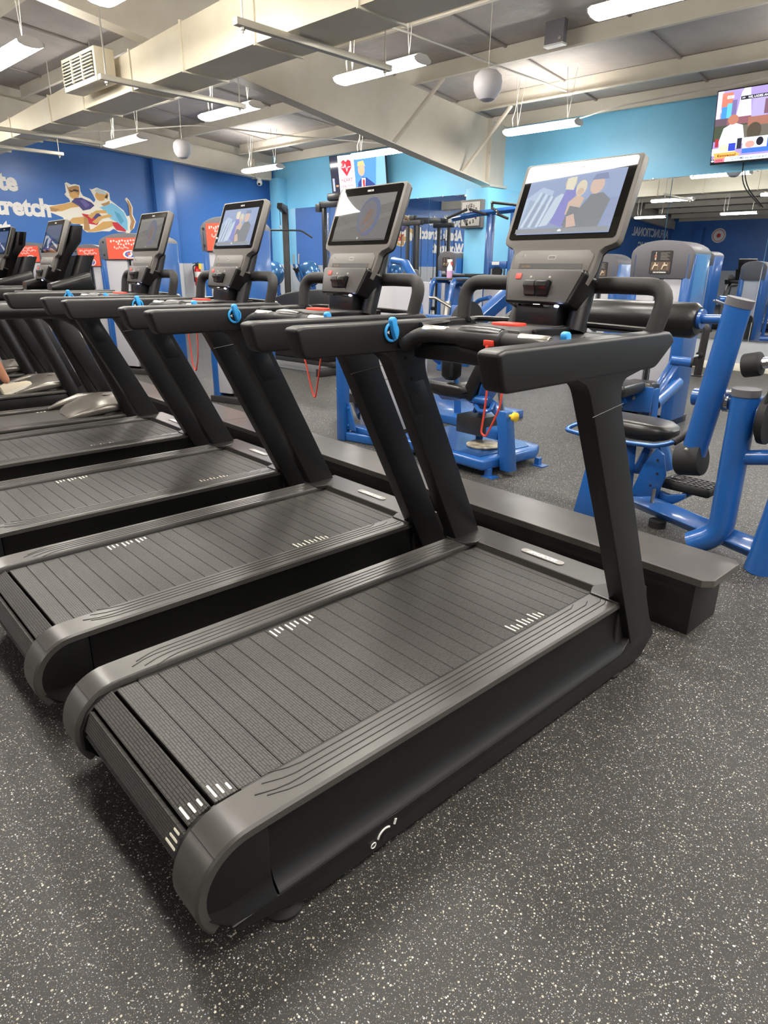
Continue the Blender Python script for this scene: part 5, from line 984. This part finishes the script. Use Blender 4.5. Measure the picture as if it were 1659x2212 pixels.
def person(loc, label):
    t = thing('person', label, 'person', loc)
    V_, E_, R_ = [], [], []
    def ch(pts, start=None):
        p = start
        for co, r_ in pts:
            V_.append(co); R_.append(r_); i = len(V_) - 1
            if p is not None: E_.append((p, i))
            p = i
        return p
    pel = ch([((0, 0, .98), .125)])
    ab_ = ch([((.005, 0, 1.1), .115), ((.015, 0, 1.25), (.12, .135)), ((.02, 0, 1.38), (.12, .15))], pel); neck = ch([((.03, 0, 1.47), .07), ((.045, 0, 1.53), .062), ((.06, 0, 1.59), .092), ((.065, 0, 1.66), .122), ((.06, 0, 1.725), .09)], ab_)
    for s, arm, leg in ((-1, [((.01, -.19, 1.42), .062), ((-.14, -.25, 1.17), .045), ((.08, -.24, 1.06), .033), ((.14, -.235, 1.045), (.035, .022))], [((0, -.1, .9), .1), ((.06, -.1, .7), .085), ((.17, -.105, .5), .06), ((.22, -.105, .32), .055), ((.3, -.11, .1), .038)]),
                        (1, [((.02, .19, 1.42), .062), ((.03, .25, 1.15), .045), ((.22, .2, 1.24), .033), ((.28, .185, 1.26), (.035, .022))], [((0, .1, .9), .1), ((-.0, .1, .7), .085), ((-.03, .1, .48), .06), ((-.2, .1, .34), .055), ((-.36, .1, .22), .038)])):
        e = ch(arm, ab_); d = Vector(arm[-1][0]) - Vector(arm[-2][0]); d.normalize(); hnd = Vector(arm[-1][0])
        for k in range(4):
            off = Vector((0, 0, (1.5 - k) * .02)); ln = (.03, .036, .034, .026)[k]
            ch([(tuple(hnd + off + d * .045), .0095), (tuple(hnd + off + d * (.045 + ln) + Vector((0, s * -.01, 0))), .009), (tuple(hnd + off + d * (.04 + ln * 1.3) + Vector((0, s * -.035, 0))), .008)], e)
        ch([(tuple(hnd + Vector((0, s * -.02, .035))), .01), (tuple(hnd + d * .04 + Vector((0, s * -.035, .045))), .009)], e)
        ch(leg, pel)
    body = skin_mesh('body', V_, E_, R_, 0, SKIN, t)
    # clothes follow the same joints, a little wider
    skin_mesh('tank_top', [(0, 0, .95), (.005, 0, 1.1), (.015, 0, 1.25), (.02, 0, 1.36), (.025, -.1, 1.44), (.025, .1, 1.44)], [(0, 1), (1, 2), (2, 3), (3, 4), (3, 5)], [.175, .16, (.165, .185), (.165, .2), .085, .085], 0, OLIVE, body)
    skin_mesh('shorts', [(0, 0, 1.0), (0, 0, .94), (0, -.1, .86), (.07, -.1, .68), (.12, -.1, .58), (0, .1, .86), (0, .1, .68), (-.015, .1, .57)], [(0, 1), (1, 2), (2, 3), (3, 4), (1, 5), (5, 6), (6, 7)], [.165, .17, .14, .125, .115, .14, .125, .115], 0, SHORT, body)
    for (x, y, z), a in (((.3, -.11, .06), -18), ((-.38, .1, .16), 38)):
        M = Matrix.Translation((x, y, z)) @ Matrix.Rotation(math.radians(a), 4, 'Y')
        sec = [(-.08, .05, .06), (-.07, .07, .1), (-.02, .075, .11), (.05, .08, .085), (.12, .09, .065), (.18, .08, .05), (.21, .05, .03)]
        sh_ = obj('shoe', MB().loft([[M @ Vector((px_, yy * w_ * .55, -.055 + hh * h_)) for yy, hh in ((-1, 0), (-1, .45), (-.6, .9), (0, 1), (.6, .9), (1, .45), (1, 0), (0, -.02))] for px_, w_, h_ in sec]), SHOE, body)
        obj('sole', MB().loft([[M @ Vector((px_, yy * w_ * .6, zz)) for yy, zz in ((-1, -.06), (1, -.06), (1, -.035), (-1, -.035))] for px_, w_, h_ in sec]), mat('sole_white', '#e6e1d6', .6), sh_)
        for k in range(4): obj('lace', MB().tube([M @ Vector((.02 + .025 * k, yy, .045 - .012 * k)) for yy in (-.025, 0, .025)], .004, 5), mat('lace_white', '#eeeae2', .6), sh_)
    hc = Vector((.072, 0, 1.665))
    obj('hair', MB().ball((hc.x - .026, 0, hc.z + .035), .112, 16, 9, (1, .92, .95)), HAIR, body)
    obj('nose', MB().lathe([(.016, 0), (.01, .025), (.003, .03)], (hc.x + .082, 0, hc.z - .03), 'x', 8), SKIN, body)
    for s in (-1, 1):
        obj('ear', MB().ball((hc.x - .005, s * .092, hc.z - .02), .025, 8, 6, (.8, .4, 1.2)), SKIN, body); obj('ear_cup', MB().lathe([(.035, s * .085), (.038, s * .1), (.03, s * .118)], (hc.x - .005, 0, hc.z - .015), 'y', 14), BLACKM, body)
        obj('eye', MB().ball((hc.x + .085, s * .035, hc.z), .012, 8, 6), WHITE, body)
    obj('headband', MB().tube([(hc.x - .005, .108 * math.cos(a), hc.z - .01 + .15 * math.sin(a)) for a in [pi * k / 12 for k in range(13)]], .009, 6), BLACKM, body)
    obj('sunglasses', MB().box(hc.x + .09, hc.x + .102, -.07, .07, hc.z - .018, hc.z + .02), mat('violet_lens', '#6a3fa0', .1), body, bev=0.006)
    obj('mouth', MB().box(hc.x + .08, hc.x + .086, -.022, .022, hc.z - .075, hc.z - .066), mat('lips', '#a8604f', .5), body)
    return t
person((.88, 6.5, .2), 'person in olive tank top and beige trainers walking on a treadmill')
tw2 = thing('towel', 'white towel with blue band draped over a far treadmill armrest', 'towel', (1.1, 6.89, 0))
TOW = mat('white_terry', '#e9e8e4', .9, bump=(200, .6))
xs_ = [-.13 + .03 * k for k in range(10)]; wv = lambda x: .006 * math.sin(24 * x)
po = [(-.062, .86), (-.06, 1.24), (-.045, 1.262), (.045, 1.262), (.06, 1.24), (.062, .95), (.05, .95), (.049, 1.235), (.04, 1.25), (-.04, 1.25), (-.049, 1.235), (-.05, .86)]
obj('towel_cloth', MB().loft([[Vector((x, y + wv(x) * (z < 1.1), z)) for y, z in po] for x in xs_]), TOW, tw2)
obj('blue_band', MB().loft([[Vector((x, y + wv(x), z)) for y, z in ((-.0635, .9), (-.0632, 1.0), (-.06, 1.0), (-.06, .9))] for x in xs_]), mat('towel_blue', '#2a55b8', .9), tw2)
